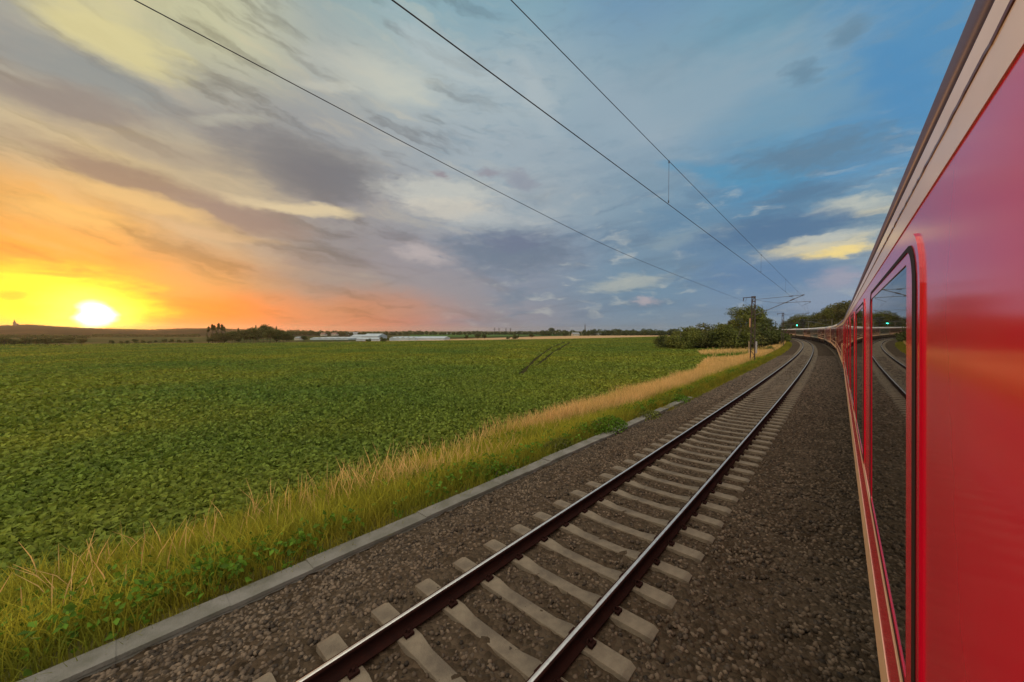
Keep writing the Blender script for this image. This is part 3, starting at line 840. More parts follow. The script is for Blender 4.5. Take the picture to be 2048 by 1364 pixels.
def tree_meshes(kind, H, n, leaf, seed, material):
    rs = np.random.default_rng(seed); lobes = []; mb = MB()
    if kind == 'round':
        W = H * .42
        for k in range(11):
            a = k * 2.4; rr = W * (.25 + .5 * rs.random()); zz = H * (.38 + .48 * rs.random())
            lobes.append((math.cos(a) * rr, math.sin(a) * rr, zz, W * rs.uniform(.38, .6), W * rs.uniform(.38, .6), H * rs.uniform(.13, .2)))
        lobes.append((0, 0, H * .8, W * .5, W * .5, H * .2)); lobes.append((0, 0, H * .45, W * .7, W * .7, H * .22))
        mb.tube([(0, 0, -.3), (.05 * H * .2, 0, H * .25), (0, 0, H * .55), (0, .02 * H, H * .8)], [H * .028, H * .022, H * .014, H * .005], 8)
        for k in range(6):
            a = k * 1.05; mb.tube([(0, 0, H * (.22 + .05 * k)), (math.cos(a) * W * .35, math.sin(a) * W * .35, H * (.36 + .05 * k)), (math.cos(a) * W * .7, math.sin(a) * W * .7, H * (.42 + .05 * k))], [H * .011, H * .008, H * .003], 6)
    elif kind == 'bush':
        W = H * .75
        for k in range(12):
            a = k * 2.4; rr = W * (.15 + .6 * rs.random()); zz = H * (.2 + .5 * rs.random())
            lobes.append((math.cos(a) * rr, math.sin(a) * rr, zz, W * rs.uniform(.35, .5), W * rs.uniform(.35, .5), H * rs.uniform(.2, .32)))
        lobes.append((0, 0, H * .3, W * .8, W * .8, H * .32))
        for k in range(5):
            a = k * 1.26; mb.tube([(math.cos(a)*.1, math.sin(a)*.1, -.2), (math.cos(a) * W * .2, math.sin(a) * W * .2, H * .35), (math.cos(a) * W * .4, math.sin(a) * W * .4, H * .75)], [H * .02, H * .014, H * .004], 6)
    elif kind == 'poplar':
        W = H * .082
        for k in range(9): lobes.append((rs.normal(0, .2) * W, rs.normal(0, .2) * W, H * (.14 + .095 * k), W * (1.1 - .07 * k), W * (1.1 - .07 * k), H * .085))
        mb.tube([(0, 0, -.3), (0, 0, H * .5), (0, 0, H * .92)], [H * .018, H * .011, H * .003], 7)
        for k in range(6):
            a = k * 2.1; mb.tube([(0, 0, H * (.15 + .1 * k)), (math.cos(a) * W * .7, math.sin(a) * W * .7, H * (.27 + .1 * k))], [H * .005, H * .002], 5)
    else:  # conifer
        for k in range(9): lobes.append((0, 0, H * (.12 + .1 * k), H * .17 * (1 - k * .1), H * .17 * (1 - k * .1), H * .06))
        mb.tube([(0, 0, -.3), (0, 0, H * .5), (0, 0, H * .97)], [H * .02, H * .012, H * .003], 7)
    P, d = crown_points(lobes, n)
    me = leafmesh('crown', P, RNG.uniform(.6, 1.3, len(P)) * leaf, material, up=.25, nrm=d * .8)
    me.materials.append(material)
    tm = mb.mesh('trunk', True); tm.materials.append(m_bark)
    return me, tm
PROTO = {}
def proto(key, *a):
    if key not in PROTO: PROTO[key] = tree_meshes(*a)
    return PROTO[key]
def plant(name, label, cat, group, meshes, x, y, z, sx=1.0, sz=None, rz=0.0):
    root = empty(name, (x, y, z), rz)
    sz = sx if sz is None else sz
    root.scale = (sx, sx, sz)
    for nm, me in zip(('crown', 'trunk'), meshes):
        o = bpy.data.objects.new(nm, me); COL.objects.link(o); o.parent = root
    return tag(root, label, cat, group)
def gz(x, y):
    o = float(offs(np.array(x), np.array(y)))
    r = math.hypot(x, y); fa = min(max((r - 420) / 500, 0), 1)
    z = float(zfield(o)) if o > 0 else float(zright(o))
    return z * (1 - fa) - 5.5 * fa
def at(px, Z): 
    x, y = ray(px, Z); return x, y, gz(x, y)

# the thicket behind the nearest mast
B1 = tree_meshes('bush', 6.0, 9000, .34, 1, m_leafmid); B2 = tree_meshes('bush', 6.0, 9000, .34, 2, m_leafdark); B3 = tree_meshes('bush', 6.0, 8000, .36, 3, m_leafolive)
T1 = tree_meshes('round', 13.0, 12000, .42, 4, m_leafmid); T2 = tree_meshes('round', 13.0, 11000, .45, 5, m_leafdark); T3 = tree_meshes('round', 13.0, 11000, .45, 6, m_leafolive)
GB = 'bushes of the thicket beside the track'
for px_, Z, me, hgt, lab in (
    (1334, 94, B2, 4.2, 'lowest dark bush at the left tip of the thicket, beside the crop field'),
    (1366, 88, B1, 6.2, 'mid green bush near the left end of the thicket, right of the lowest dark bush'),
    (1402, 90, B3, 7.0, 'olive broad bush in the left half of the thicket, behind the straw coloured grass'),
    (1436, 88, B2, 6.9, 'dark bush left of the lattice mast, in front of the lower left tree'),
    (1466, 85, B1, 6.8, 'mid green bush directly left of the lattice mast foot'),
    (1494, 88, B3, 6.4, 'olive bush right behind the foot of the lattice mast'),
    (1522, 90, B2, 7.2, 'dark bush directly right of the lattice mast below the tall tree'),
    (1546, 116, B1, 6.2, 'mid green bush at the right end of the thicket, touching the far coaches')):
    x, y, z = at(px_, Z); plant('bush', lab, 'bush', GB, me, x, y, z - .2, hgt / 6.0, rz=random.uniform(0, 6))
x, y, z = at(1495, 118); plant('leafy_tree', 'tall leafy tree rising above the thicket behind the lattice mast', 'tree', 'trees beside the track', T1, x, y, z, 12.5 / 13)
x, y, z = at(1525, 132); plant('leafy_tree', 'lower leafy tree at the right shoulder of the tall tree behind the lattice mast', 'tree', 'trees beside the track', T2, x, y, z, 9.5 / 13, rz=2)
x, y, z = at(1462, 126); plant('leafy_tree', 'lower leafy tree at the left shoulder of the tall tree behind the lattice mast', 'tree', 'trees beside the track', T3, x, y, z, 8.2 / 13, rz=1)
x, y, z = at(1534, 64); plant('bush', 'small rounded green bush in the grass right of the lattice mast foot', 'bush', GB, B1, x, y, z + .1, 1.7 / 6)
# trees behind the train
GT = 'trees behind the curving train'
for px_, Z, me, hgt, lab in (
    (1585, 250, T2, 14, 'dark leafy tree behind the far coaches, leftmost of the row behind the train'),
    (1606, 235, T1, 15, 'leafy tree just right of the green signal light behind the train'),
    (1632, 225, T2, 15.5, 'dark rounded leafy tree behind the middle coaches, third of the row from the left'),
    (1655, 205, T3, 17, 'olive leafy tree behind the middle coaches, fourth of the row from the left'),
    (1680, 190, T1, 18, 'leafy tree behind the middle coaches, fifth of the row from the left'),
    (1703, 175, T3, 19, 'highest olive leafy tree behind the train, beside the red coach roof'),
    (1640, 262, T3, 18, 'olive leafy tree farther back, between the third and fourth trees of the row'),
    (1570, 300, T2, 13, 'small dark tree beyond the far end of the train')):
    x, y, z = at(px_, Z); plant('leafy_tree', lab, 'tree', GT, me, x, y, z, hgt / 13, rz=random.uniform(0, 6))
for k, (px_, Z, hgt, lab) in enumerate(((1612, 212, 6.5, 'dark bush below the trees behind the train, near the green signal'), (1650, 180, 7.5, 'dark bush below the trees behind the middle coaches'), (1690, 160, 8, 'dark bush below the highest olive tree behind the train'))):
    x, y, z = at(px_, Z); plant('bush', lab, 'bush', 'bushes behind the train', B2, x, y, z, hgt / 6, rz=k)
# far trees: light meshes shared by copies
FR = tree_meshes('round', 10.0, 2600, .62, 21, m_leafdark); FB = tree_meshes('bush', 5.0, 2200, .5, 22, m_leafdark)
FP = tree_meshes('poplar', 13.0, 9000, .42, 23, m_leafdark); FC = tree_meshes('conifer', 10.0, 2000, .5, 24, m_leafdark)
def far_tree(px_, ybase, hpx, me, mh, name, lab, cat, group, wide=1.0):
    Z = FPX * 8.57 / (ybase - 661.5)
    x, y, z = at(px_, Z)
    Z = FPX * (CAMH - z) / (ybase - 661.5); x, y, z = at(px_, Z)
    h = hpx * Z / FPX
    plant(name, lab, cat, group, me, x, y, z - .15, h / mh * wide, h / mh, random.uniform(0, 6))
# row at the left edge
for i, (px_, yb, hp) in enumerate(((8, 693, 20), (28, 692, 15), (50, 692, 18), (72, 691, 16), (95, 692, 18), (118, 690, 15), (138, 690, 17), (162, 690, 15))):
    far_tree(px_, yb, hp, FR, 10, 'field_tree', 'dark low tree beyond the crop left of the sun, number %s from the left' % ('one', 'two', 'three', 'four', 'five', 'six', 'seven', 'eight')[i], 'tree', 'row of field trees left of the sun', 1.5)
for i, (px_, yb, hp) in enumerate(((222, 688, 9), (242, 688, 7), (253, 688, 8), (271, 687.5, 11), (285, 687, 8), (299, 687.5, 7), (311, 686.5, 7), (328, 687, 10), (343, 687, 10), (358, 687, 9), (370, 685.5, 6), (381, 687, 9))):
    far_tree(px_, yb, hp, FR, 10, 'orchard_tree', 'small round tree standing alone, %s of the twelve right of the sun' % ('first', 'second', 'third', 'fourth', 'fifth', 'sixth', 'seventh', 'eighth', 'ninth', 'tenth', 'eleventh', 'last')[i], 'tree', 'line of small round trees right of the sun', 1.25)
for i, (px_, hp) in enumerate(((417, 30), (425, 34), (430, 32), (437, 36), (444, 34), (449, 30))):
    far_tree(px_, 685, hp * 1.1, FP, 13, 'poplar', 'slender dark poplar beside the farm wood, %s of six from the left' % ('first', 'second', 'third', 'fourth', 'fifth', 'sixth')[i], 'poplar', 'poplars beside the farm wood', 1.15)
far_tree(477, 684, 30, FC, 10, 'conifer', 'pointed lone conifer between the poplars and the farm wood', 'conifer', 'pointed conifers of the farm wood')
far_tree(512, 682, 33, FC, 10, 'conifer', 'pointed conifer rising out of the middle of the farm wood', 'conifer', 'pointed conifers of the farm wood', .8)
far_tree(553, 683, 32, FC, 10, 'conifer', 'pointed conifer rising at the right end of the farm wood', 'conifer', 'pointed conifers of the farm wood', .8)
for i, (px_, yb, hp, w) in enumerate(((448, 685, 17, 1.4), (436, 685, 18, 1.3), (465, 685, 19, 1.4), (508, 685, 27, 1.1), (493, 685, 24, 1.2), (559, 685, 24, 1.2), (573, 685, 19, 1.3), (458, 685, 15, 1.5), (470, 684, 20, 1.3), (488, 685, 22, 1.2), (500, 685, 25, 1.1), (516, 685, 26, 1.1), (527, 684, 31, .8), (534, 684, 31, .8), (541, 685, 27, 1.1), (552, 685, 24, 1.2), (566, 685, 18, 1.3), (580, 684.5, 14, 1.3), (440, 685, 16, 1.4), (426, 685, 14, 1.2))):
    far_tree(px_, yb, hp * 1.15, FR, 10, 'wood_tree', 'dark leafy tree merging with its neighbours in the small farm wood', 'tree', 'trees of the small farm wood', w)
for px_, yb, hp, me, mh, w, lab in (
    (737, 683.5, 7.5, FB, 5, 1.0, 'small dark round bush in front of the glasshouses, left one'),
    (767, 683.5, 11, FB, 5, 1.0, 'larger round bush in front of the glasshouses'),
    (609, 682, 11, FR, 10, 1.6, 'dark tree standing right of the pale blue house'),
    (933, 679.5, 10, FR, 10, 1.3, 'small lone tree in the far meadow, left of the dark pair'),
    (956, 679, 12, FR, 10, 1.5, 'broad dark tree in the far meadow, left of the pale tree'),
    (968, 679, 11, FR, 10, 1.3, 'thinner tree in the far meadow touching the broad dark tree'),
    (1016, 678, 6, FB, 5, 1.0, 'low bush at the edge of the stubble field, left of a larger bush'),
    (1031, 678, 11, FB, 5, .9, 'larger dark bush at the edge of the stubble field'),
    (1063, 676, 9, FR, 10, 1.8, 'dark tree at the edge of the far meadow right of the two bushes'),
    (1130, 673.5, 8, FR, 10, 2.0, 'dark low tree left of the farmhouse beside the stubble'),
    (1176, 673, 10, FR, 10, .9, 'narrow dark tree in front of the farm, left of two'),
    (1183, 673, 10, FR, 10, .9, 'narrow dark tree in front of the farm, right of two'),
    (1224, 672.5, 11, FR, 10, 1.3, 'lone dark tree on the stubble field right of the farm'),
    (1103, 667, 12, FR, 10, 1.6, 'round tree group top standing highest on the far skyline left of the farm'),
    ):
    far_tree(px_, yb, hp, me, mh, 'bush' if me is FB else 'field_tree', lab, 'bush' if me is FB else 'tree', 'lone trees and bushes of the far fields', w)
# woods on the skyline: one mass each
def belt(name, pts, n, hgt, dep, leaf, label, material=None):
    """a far wood: many rounded crowns run together, one mass"""
    material = material or m_leafdark
    pxs = np.array([p[0] for p in pts], float); Zs = np.array([p[1] for p in pts], float)
    s_, c_ = math.sin(YAW), math.cos(YAW)
    Zm = Zs.mean(); length = (pxs[-1] - pxs[0]) / FPX * Zm
    m = int(max(12, length / (hgt * .42)))
    f = (np.arange(m) + RNG.uniform(-.4, .4, m)) / m
    cp_ = np.interp(f, np.linspace(0, 1, len(pts)), pxs); cz_ = np.interp(f, np.linspace(0, 1, len(pts)), Zs) + RNG.uniform(0, dep, m)
    t = (cp_ - 1024) / FPX
    cx, cy = cz_ * (-s_ + t * c_), cz_ * (c_ + t * s_)
    hh = hgt * (.62 + .25 * patchy(cx, cy, .02, .02, 4) + RNG.uniform(-.12, .30, m))
    base = np.array([gz(a, b) for a, b in zip(cx, cy)]) + HILL(cx, cy)
    i = RNG.integers(0, m, n)
    d = RNG.normal(0, 1, (n, 3)); d /= np.linalg.norm(d, axis=1)[:, None]
    rr = (.55 + .45 * RNG.random(n) ** .5)[:, None]
    rx = (hh * RNG.uniform(.38, .62, m))[i][:, None]
    P = np.concatenate([d[:, :2] * rx * rr, (d[:, 2] * hh[i] * .52)[:, None] * rr + (hh[i] * .5)[:, None]], 1)
    P += np.stack([cx[i], cy[i], base[i]], -1)
    tag(link_mesh(name, leafmesh(name, P, leaf * RNG.uniform(.6, 1.3, n), material, up=.3, nrm=d * .8), material), label, 'woodland', kind='stuff')
def HILL(x, y):
    """low ridge on the left horizon"""
    s_, c_ = math.sin(YAW), math.cos(YAW)
    Z = -x * s_ + y * c_; X = x * c_ + y * s_
    px_ = 1024 + FPX * X / np.maximum(Z, 1)
    yt = np.interp(px_, [-500, -200, 0, 60, 110, 160, 200, 300, 370, 412, 470, 560, 640, 760], [650, 651, 652, 650.5, 654, 657, 658.5, 661, 658.5, 657.5, 660, 662, 664, 666])
    top = np.maximum((661.5 - yt) * 1500 / FPX + 3.07 + 5.5, 0)
    w = np.clip(1 - ((Z - 1500) / 900) ** 2, 0, 1)
    return top * w * (Z > 0)
hx = np.linspace(-520, 780, 131); hz_ = np.linspace(560, 2400, 47)
HP = np.array([[ray(p, Z) for Z in hz_] for p in hx])
HZ = HILL(HP[..., 0], HP[..., 1]) - 5.9 + RNG.normal(0, .12, HP.shape[:2])
i, j = np.meshgrid(np.arange(len(hx) - 1), np.arange(len(hz_) - 1), indexing='ij'); a = (i * len(hz_) + j).ravel(); nn = len(hz_)
m_hill = mat('hill_land', G4(.030,.026,.014), spec=0.0, rough=.95, var=G4(.07,.045,.025), vscale=.006, vlo=.52, vhi=.60, var2=G4(.022,.022,.012), v2scale=.012)
tag(link_mesh('hills', np_mesh('hills', np.concatenate([HP, HZ[..., None]], -1).reshape(-1, 3), np.stack([a, a + nn, a + nn + 1, a + 1], -1), True), m_hill), kind='structure')
belt('woodland', [(565, 640), (640, 700), (760, 720), (880, 760), (1000, 800), (1100, 780)], 16000, 9.5, 60, 2.0, 'long dark wooded skyline behind the glasshouses and meadow')
belt('woodland', [(1085, 640), (1180, 600), (1260, 560), (1330, 520), (1400, 480), (1470, 460), (1580, 470)], 16000, 12.5, 60, 2.0, 'thicker dark wood on the skyline between the farm and the thicket')
belt('woodland', [(-200, 1480), (60, 1500), (180, 1500), (300, 1480), (430, 1480), (560, 1450)], 12000, 5.5, 60, 3.0, 'thin line of trees along the crest of the hill under the sunset')
belt('woodland', [(-150, 420), (60, 430), (180, 440)], 5000, 5.0, 25, 1.3, 'dark hedge behind the row of field trees at the left edge')
belt('woodland', [(185, 520), (280, 540), (400, 520)], 4500, 4.5, 20, 1.4, 'low hedge behind the line of small round trees')

# ------------------------------------------------------------------ far buildings
m_white = mat('white_wall', G4(.42,.44,.46), .6, var=G4(.34,.36,.38), vscale=.4)
m_glassroof = mat('glasshouse_glass', G4(.36,.42,.45), .3, var=G4(.26,.32,.35), vscale=.3, spec=.6)
m_tile = mat('roof_tile', G4(.16,.085,.06), .85, var=G4(.12,.07,.055), vscale=.8)
m_slate = mat('roof_slate', G4(.16,.17,.19), .8)
m_plaster = mat('plaster', G4(.45,.42,.34), .85, var=G4(.36,.34,.28), vscale=.6)
m_stone = mat('tower_stone', G4(.10,.06,.05), .9)
m_winpane = mat('dark_pane', G4(.03,.035,.04), .1)
def gable(name, px_, ybase, wpx, hpx, dep, bays, wallm, roofm, label, cat, group=None, eave=.6, wins=0, frames=False):
    Z = FPX * 8.57 / (ybase - 661.5); x, y, z = at(px_, Z); Z = FPX * (CAMH - z) / (ybase - 661.5); x, y, z = at(px_, Z)
    w = wpx * Z / FPX; h = hpx * Z / FPX
    root = empty(name, (x, y, z - .1), YAW)
    e = h * eave
    mw = MB(); mw.box((0, dep / 2, e / 2), (w, dep, e))
    mw.build('wall', wallm, root)
    mr = MB()
    if bays == 0:   # ridge along the length
        mr.prism([(-.25, e + .003), (dep + .25, e + .003), (dep / 2, h)], 'x', -w / 2 - .2, w / 2 + .2)
    else:
        bw = w / bays
        for b in range(bays):
            x0 = -w / 2 + b * bw; mr.prism([(x0 + .01, e + .003), (x0 + bw - .01, e + .003), (x0 + bw / 2, h)], 'y', -.1, dep + .1)
    mr.build('roof', roofm, root)
    if frames:
        mf = MB(); n = max(int(w / 2.5), 3)
        for k in range(n + 1):
            mf.box((-w / 2 + k * w / n, -.04, e / 2), (.14, .06, e))
        mf.box((0, -.05, e - .1), (w, .09, .16))
        mf.build('glazing_bar', m_white, root)
    for k in range(wins):
        mv = MB(); xx = -w / 2 + (k + .5) * w / wins
        mv.box((xx, -.03, e * .55), (w / wins * .35, .05, e * .35)); mv.build('window', m_winpane, root)
    return tag(root, label, cat, group)
GH = 'glasshouses of the nursery'
gable('glasshouse', 658, 679.5, 76, 5.0, 40, 6, m_glassroof, m_glassroof, 'long low pale glasshouse at the left end of the nursery', 'glasshouse', GH, .65, frames=True)
gable('glasshouse', 715, 678, 30, 9.0, 25, 0, m_white, m_glassroof, 'pale glasshouse hall left of the tallest hall', 'glasshouse', GH, .6, frames=True)
gable('glasshouse', 740, 680, 32, 13, 25, 0, m_white, m_glassroof, 'tallest white glasshouse hall in the middle of the nursery', 'glasshouse', GH, .6, frames=True)
gable('glasshouse', 736, 681.5, 48, 6.5, 12, 0, m_white, m_glassroof, 'low white glasshouse in front of the tallest hall', 'glasshouse', GH, .6, frames=True)
gable('glasshouse', 806, 681, 54, 7.5, 30, 5, m_glassroof, m_glassroof, 'wide pale glasshouse right of the larger round bush', 'glasshouse', GH, .65, frames=True)
gable('glasshouse', 861, 680.5, 54, 7.5, 30, 0, m_white, m_glassroof, 'white long glasshouse with a bright roof at the right end of the nursery', 'glasshouse', GH, .55, frames=True)
gable('house', 593, 680.0, 9, 7, 9, 0, m_plaster, m_slate, 'pale blue grey house right of the farm wood', 'house', None, .6, 3)
gable('house', 645, 671.5, 9, 6.5, 9, 0, m_plaster, m_tile, 'small house with a red brown roof behind the left glasshouse', 'house', None, .5, 3)
gable('house', 667, 671, 10, 6, 10, 0, m_plaster, m_tile, 'wider house with a red brown roof among trees behind the glasshouses', 'house', None, .5, 3)
gable('house', 703, 670, 22, 6, 12, 0, m_white, m_slate, 'long grey roofed barn behind the pale glasshouse hall', 'barn', None, .5, 4)
gable('house', 785, 668, 16, 5.5, 12, 0, m_plaster, m_tile, 'pale house far behind the nursery with a red brown roof', 'house', None, .55, 4)
gable('farmhouse', 1152, 671.5, 14, 6.5, 12, 0, m_plaster, m_slate, 'cream farmhouse among the trees left of the radio mast', 'farmhouse', None, .6, 4)
gable('house', 1111, 666.5, 8, 5.5, 10, 0, m_plaster, m_tile, 'small pale house on the skyline below the round tree group', 'house', None, .55, 3)
gable('barn', 1192, 670.5, 20, 5.5, 14, 0, m_plaster, m_slate, 'cream barn behind the two narrow dark trees', 'barn', None, .6, 4)
gable('house', 1037, 664.8, 16, 3.2, 12, 0, m_white, m_slate, 'long white building far off on the skyline above the larger bush', 'house', None, .6, 5)
gable('house', 897, 668, 7, 3, 12, 0, m_white, m_slate, 'tiny white hut in the far meadow', 'hut', None, .6, 2)
# church tower on the hill
x, y = ray(30, 1500); zt = float(HILL(np.array(x), np.array(y))) - 5.9
ct = empty('church_tower', (x, y, zt), YAW)
mb = MB(); mb.box((0, 0, 7), (5.5, 5.5, 15)); mb.box((0, 0, 14.8), (6.2, 6.2, .6)); mb.build('shaft', m_stone, ct)
mb = MB(); mb.bar((0, 0, 15.1), (0, 0, 26), 3.0, .15, 8); mb.build('spire', m_stone, ct)
mb = MB(); mb.box((8, 0, 3), (10, 7, 7)); mb.prism([(-3.6, 6.52), (3.6, 6.52), (0, 10)], 'x', 3.0, 13.0); mb.build('nave', m_stone, ct)
tag(ct, 'dark church tower with a spire on the hill left of the sun', 'church tower')
# radio mast and pylons
def lattice(mb, w0, w1, H, n, r, z0=0.0):
    for k in range(n):
        a, b = k / n, (k + 1) / n
        wa, wb = w0 + (w1 - w0) * a, w0 + (w1 - w0) * b; za, zb = z0 + H * a, z0 + H * b
        ca = [(-wa, -wa), (wa, -wa), (wa, wa), (-wa, wa)]; cb2 = [(-wb, -wb), (wb, -wb), (wb, wb), (-wb, wb)]
        for q in range(4):
            p, t = ca[q], ca[(q + 1) % 4]; u = cb2[(q + 1) % 4]
            mb.bar((*ca[q], za), (*cb2[q], zb), r * 1.3, n=5)
            mb.bar((*p, za), (*u, zb), r, n=4); mb.bar((*t, za), (*cb2[q], zb), r, n=4)
x, y, z = at(1170, 900)
root = empty('radio_mast', (x, y, z)); mb = MB(); lattice(mb, 1.0, .5, 24, 10, .14); mb.build('lattice', m_steel, root)
mb = MB(); mb.bar((0, 0, 24), (0, 0, 29), .12); mb.build('antenna', m_steel, root)
tag(root, 'thin tall radio mast rising above the farm on the skyline', 'radio mast')
PY = None
for i, (px_, lab) in enumerate(((989, 'leftmost'), (998, 'second from the left'), (1012, 'third from the left'), (1021, 'rightmost'))):
    x, y, z = at(px_, 1700 + 60 * i)
    if PY is None:
        PY = empty('pylon', (x, y, z), YAW); mb = MB(); lattice(mb, 2.4, .6, 23, 7, .2); mb.build('tower', m_steel, PY)
        mb = MB()
        for zz, w in ((15, 7), (20, 5.5)): mb.bar((-w, 0, zz), (w, 0, zz), .25, n=5); mb.bar((-w, 0, zz), (0, 0, zz + 1.6), .18, n=4); mb.bar((w, 0, zz), (0, 0, zz + 1.6), .18, n=4)
        mb.build('cross_arm', m_steel, PY); o = PY
    else: o = copy_tree(PY)
    o.location = (x, y, z); o.rotation_euler = (0, 0, YAW + .1 * i)
    tag(o, 'tiny distant power pylon on the skyline, %s of four' % lab, 'pylon', 'power pylons on the skyline')

# ------------------------------------------------------------------ overhead line
Z_CON, Z_MES = 5.72, 6.85
def mast(s, off, side, name, label, kind, flip=1, H=7.0, group='masts of the overhead line', arm=True, feeder=True, reach=None):
    x, y, h = cpos(s, off); zb = -.9
    root = empty(name, (x, y, zb), h)
    H = H - zb
    mb = MB()
    if kind == 'lattice':
        w0, w1 = .22, .15
        for sx in (-1, 1):
            for k in range(2):
                pass
        n = 14
        # two channel legs with flat lacing
        for sx in (-1, 1):
            V = []
            for zz, w in ((0, w0), (H, w1)):
                for ax, ay in ((-.045, -.09), (.045, -.09), (.045, .09), (-.045, .09)): V.append((sx * w + ax, ay, zz))
            mb.add(V, [(0, 1, 5, 4), (1, 2, 6, 5), (2, 3, 7, 6), (3, 0, 4, 7), (3, 2, 1, 0), (4, 5, 6, 7)])
        mb.build('leg_pair', m_steel, root)
        mb = MB()
        for k in range(n):
            za, zb2 = H * k / n, H * (k + 1) / n
            wa = w0 + (w1 - w0) * k / n; sg = 1 if k % 2 else -1
            for yy in (-.093, .093): mb.bar((-sg * wa, yy, za + .03), (sg * wa, yy, zb2), .03, n=5)
        for zz in (H - .05, H - .55, H * .78):
            mb.box((0, 0, zz), (2 * w1 + .12, .19, .12 if zz < H - .1 else .16))
        mb.build('lacing', m_steel, root)
        mb = MB(); mb.box((0, 0, .05), (.8, .6, .5)); mb.build('footing', m_trough, root)
    else:
        mb.bar((0, 0, -.2), (0, 0, H), .15, .10, 10); mb.build('pole', m_trough, root)
        mb = MB(); mb.bar((0, 0, -.3), (0, 0, .3), .3, .3, 10); mb.build('footing', m_trough, root)
    if arm:
        rx = abs(off) if reach is None else reach
        d = side
        zt, zr = Z_MES - zb, Z_CON - zb + .42
        # in local coordinates +x points away from the mast towards its track on the right (d=+1)
        P = lambda a, z: (d * a, 0, z)
        c = MB(); c.bar(P(.15, H - .35), P(rx + .15, zt + .05), .022); c.bar(P(.15, zt - 2.0), P(rx + .15, zt + .05), .034); c.bar(P(rx + .02, zt + .05), P(rx + .22, zt + .06), .055)
        can = c.build('cantilever', m_galv, root)
        c = MB(); 
        for f0, f1, za, zb3 in ((.78, .86, None, None),):
            a0 = Vector(P(.15, H - .35)); a1 = Vector(P(rx + .15, zt + .05)); b0 = Vector(P(.15, zt - 2.0))
            c.bar(a0.lerp(a1, .72), a0.lerp(a1, .80), .05); c.bar(b0.lerp(a1, .74), b0.lerp(a1, .82), .055)
        c.build('insulator', m_ins, root)
        c = MB(); c.bar(P(rx * .52, zr), P(rx + .75, zr + .05), .024); c.bar(P(.15, H - .4), P(rx * .52, zr), .014); c.bar(P(rx + .7, zr + .05), P(rx + .68, zr - .1), .03)
        c.bar(P(rx + .68, zr - .05), P(rx, Z_CON - zb + .02), .014); c.bar(P(rx * .63, zr), P(rx * .73, zr + .012), .05)
        c.build('registration_arm', m_galv, root)
    if feeder:
        c = MB(); c.bar((0, 0, H - .05), (-side * 1.05, 0, H - .10), .04); c.bar((-side * 1.0, 0, H - .1), (-side * 1.0, 0, H - .5), .016); c.bar((-side*.7, 0, H-.1), (-side*.75, 0, H-.5), .016)
        c.build('feeder_bracket', m_steel, root)
        c = MB(); c.bar((-side * .98, 0, H - .16), (-side * .98, 0, H - .42), .05); c.build('insulator', m_ins, root)
    return tag(root, label, 'overhead line mast', group)
S1, S2, S3 = 50.0, 100.5, 175.0
OFFM = 4.35
# local x of the mast frame is the direction to the right of the track (towards the track for a mast on the left)
m1 = mast(S1, OFFM, 1, 'lattice_mast', 'dark riveted lattice mast carrying the wires, standing before the thicket', 'lattice')
c = MB(); c.box((-.30, -.06, 4.9), (.10, .03, 1.0)); c.build('warning_plate', mat('plate_orange', G4(.55,.28,.14), .6), m1)
c = MB(); c.box((.36, -.06, 2.1), (.16, .03, 1.35)); c.build('sign_plate', mat('plate_grey', G4(.33,.32,.33), .6), m1)
c = MB(); c.box((-.36, -.05, 2.1), (.07, .03, 1.4)); c.build('cable_cover', mat('plate_tan', G4(.42,.30,.20), .7), m1)
mast(S2, OFFM, 1, 'lattice_mast', 'reddish lattice mast farther along the curve, above the far coaches', 'lattice')
mast(S3 + 40, OFFM, 1, 'lattice_mast', 'faint small lattice mast beyond the right end of the thicket', 'lattice', arm=False, feeder=False, H=7.6)
mast(-2, OFFM, 1, 'lattice_mast', 'lattice mast beside the crop field behind the viewer', 'lattice') if False else None
for s_, lab in ((160, 'grey concrete mast behind the third coach, right one of three'), (218, 'grey concrete mast right of the green signal behind the train'), (262, 'grey concrete mast left of the green signal behind the train')):
    mast(s_, TRAIN_O - 3.9, -1, 'concrete_mast', lab, 'pole', group='concrete masts behind the train', feeder=False, H=7.0)
# wires: near track's contact and messenger wires with droppers
def wire_pts(off, ctrl, s_list):
    zs = np.interp(s_list, [c[0] for c in ctrl], [c[1] for c in ctrl])
    return [(*[float(q) for q in cpos(s, off)[:2]], float(z)) for s, z in zip(s_list, zs)]
def span_z(s, s0, s1, ztop, sag): 
    t = (s - s0) / (s1 - s0); return ztop - 4 * sag * t * (1 - t)
def overhead(off, label, masts, sl0, dropat):
    root = empty('overhead_line', (*[float(q) for q in cpos(masts[0], off)[:2]], Z_CON)); T = Vector(root.location)
    def zmes(s):
        for a, b in zip(masts[:-1], masts[1:]):
            if a <= s <= b: return span_z(s, a, b, Z_MES, .30 * ((b - a) / 55) ** 2)
        return Z_MES
    sl = np.arange(sl0, masts[-1], 1.0)
    stag = lambda s: .0
    c = MB(); c.tube([Vector((*[float(q) for q in cpos(s, off)[:2]], Z_CON - .03 * math.sin(max(s, 0) * .12) ** 2)) - T for s in sl], .0065, 6); c.build('contact_wire', m_wire, root)
    c = MB(); c.tube([Vector((*[float(q) for q in cpos(s, off)[:2]], zmes(s))) - T for s in sl], .0055, 6); c.build('messenger_wire', m_wire, root)
    for s in dropat:
        x, y, _ = cpos(s, off); c = MB()
        c.bar(Vector((x, y, Z_CON + .01)) - T, Vector((x, y, zmes(s))) - T, .0035, n=5)
        c.bar(Vector((x, y, Z_CON + .008)) - T, Vector((x, y, Z_CON + .06)) - T, .012, n=6); c.bar(Vector((x, y, zmes(s) - .04)) - T, Vector((x, y, zmes(s) + .012)) - T, .013, n=6)
        c.build('dropper', m_wire, root)
    return tag(root, label, 'overhead line')
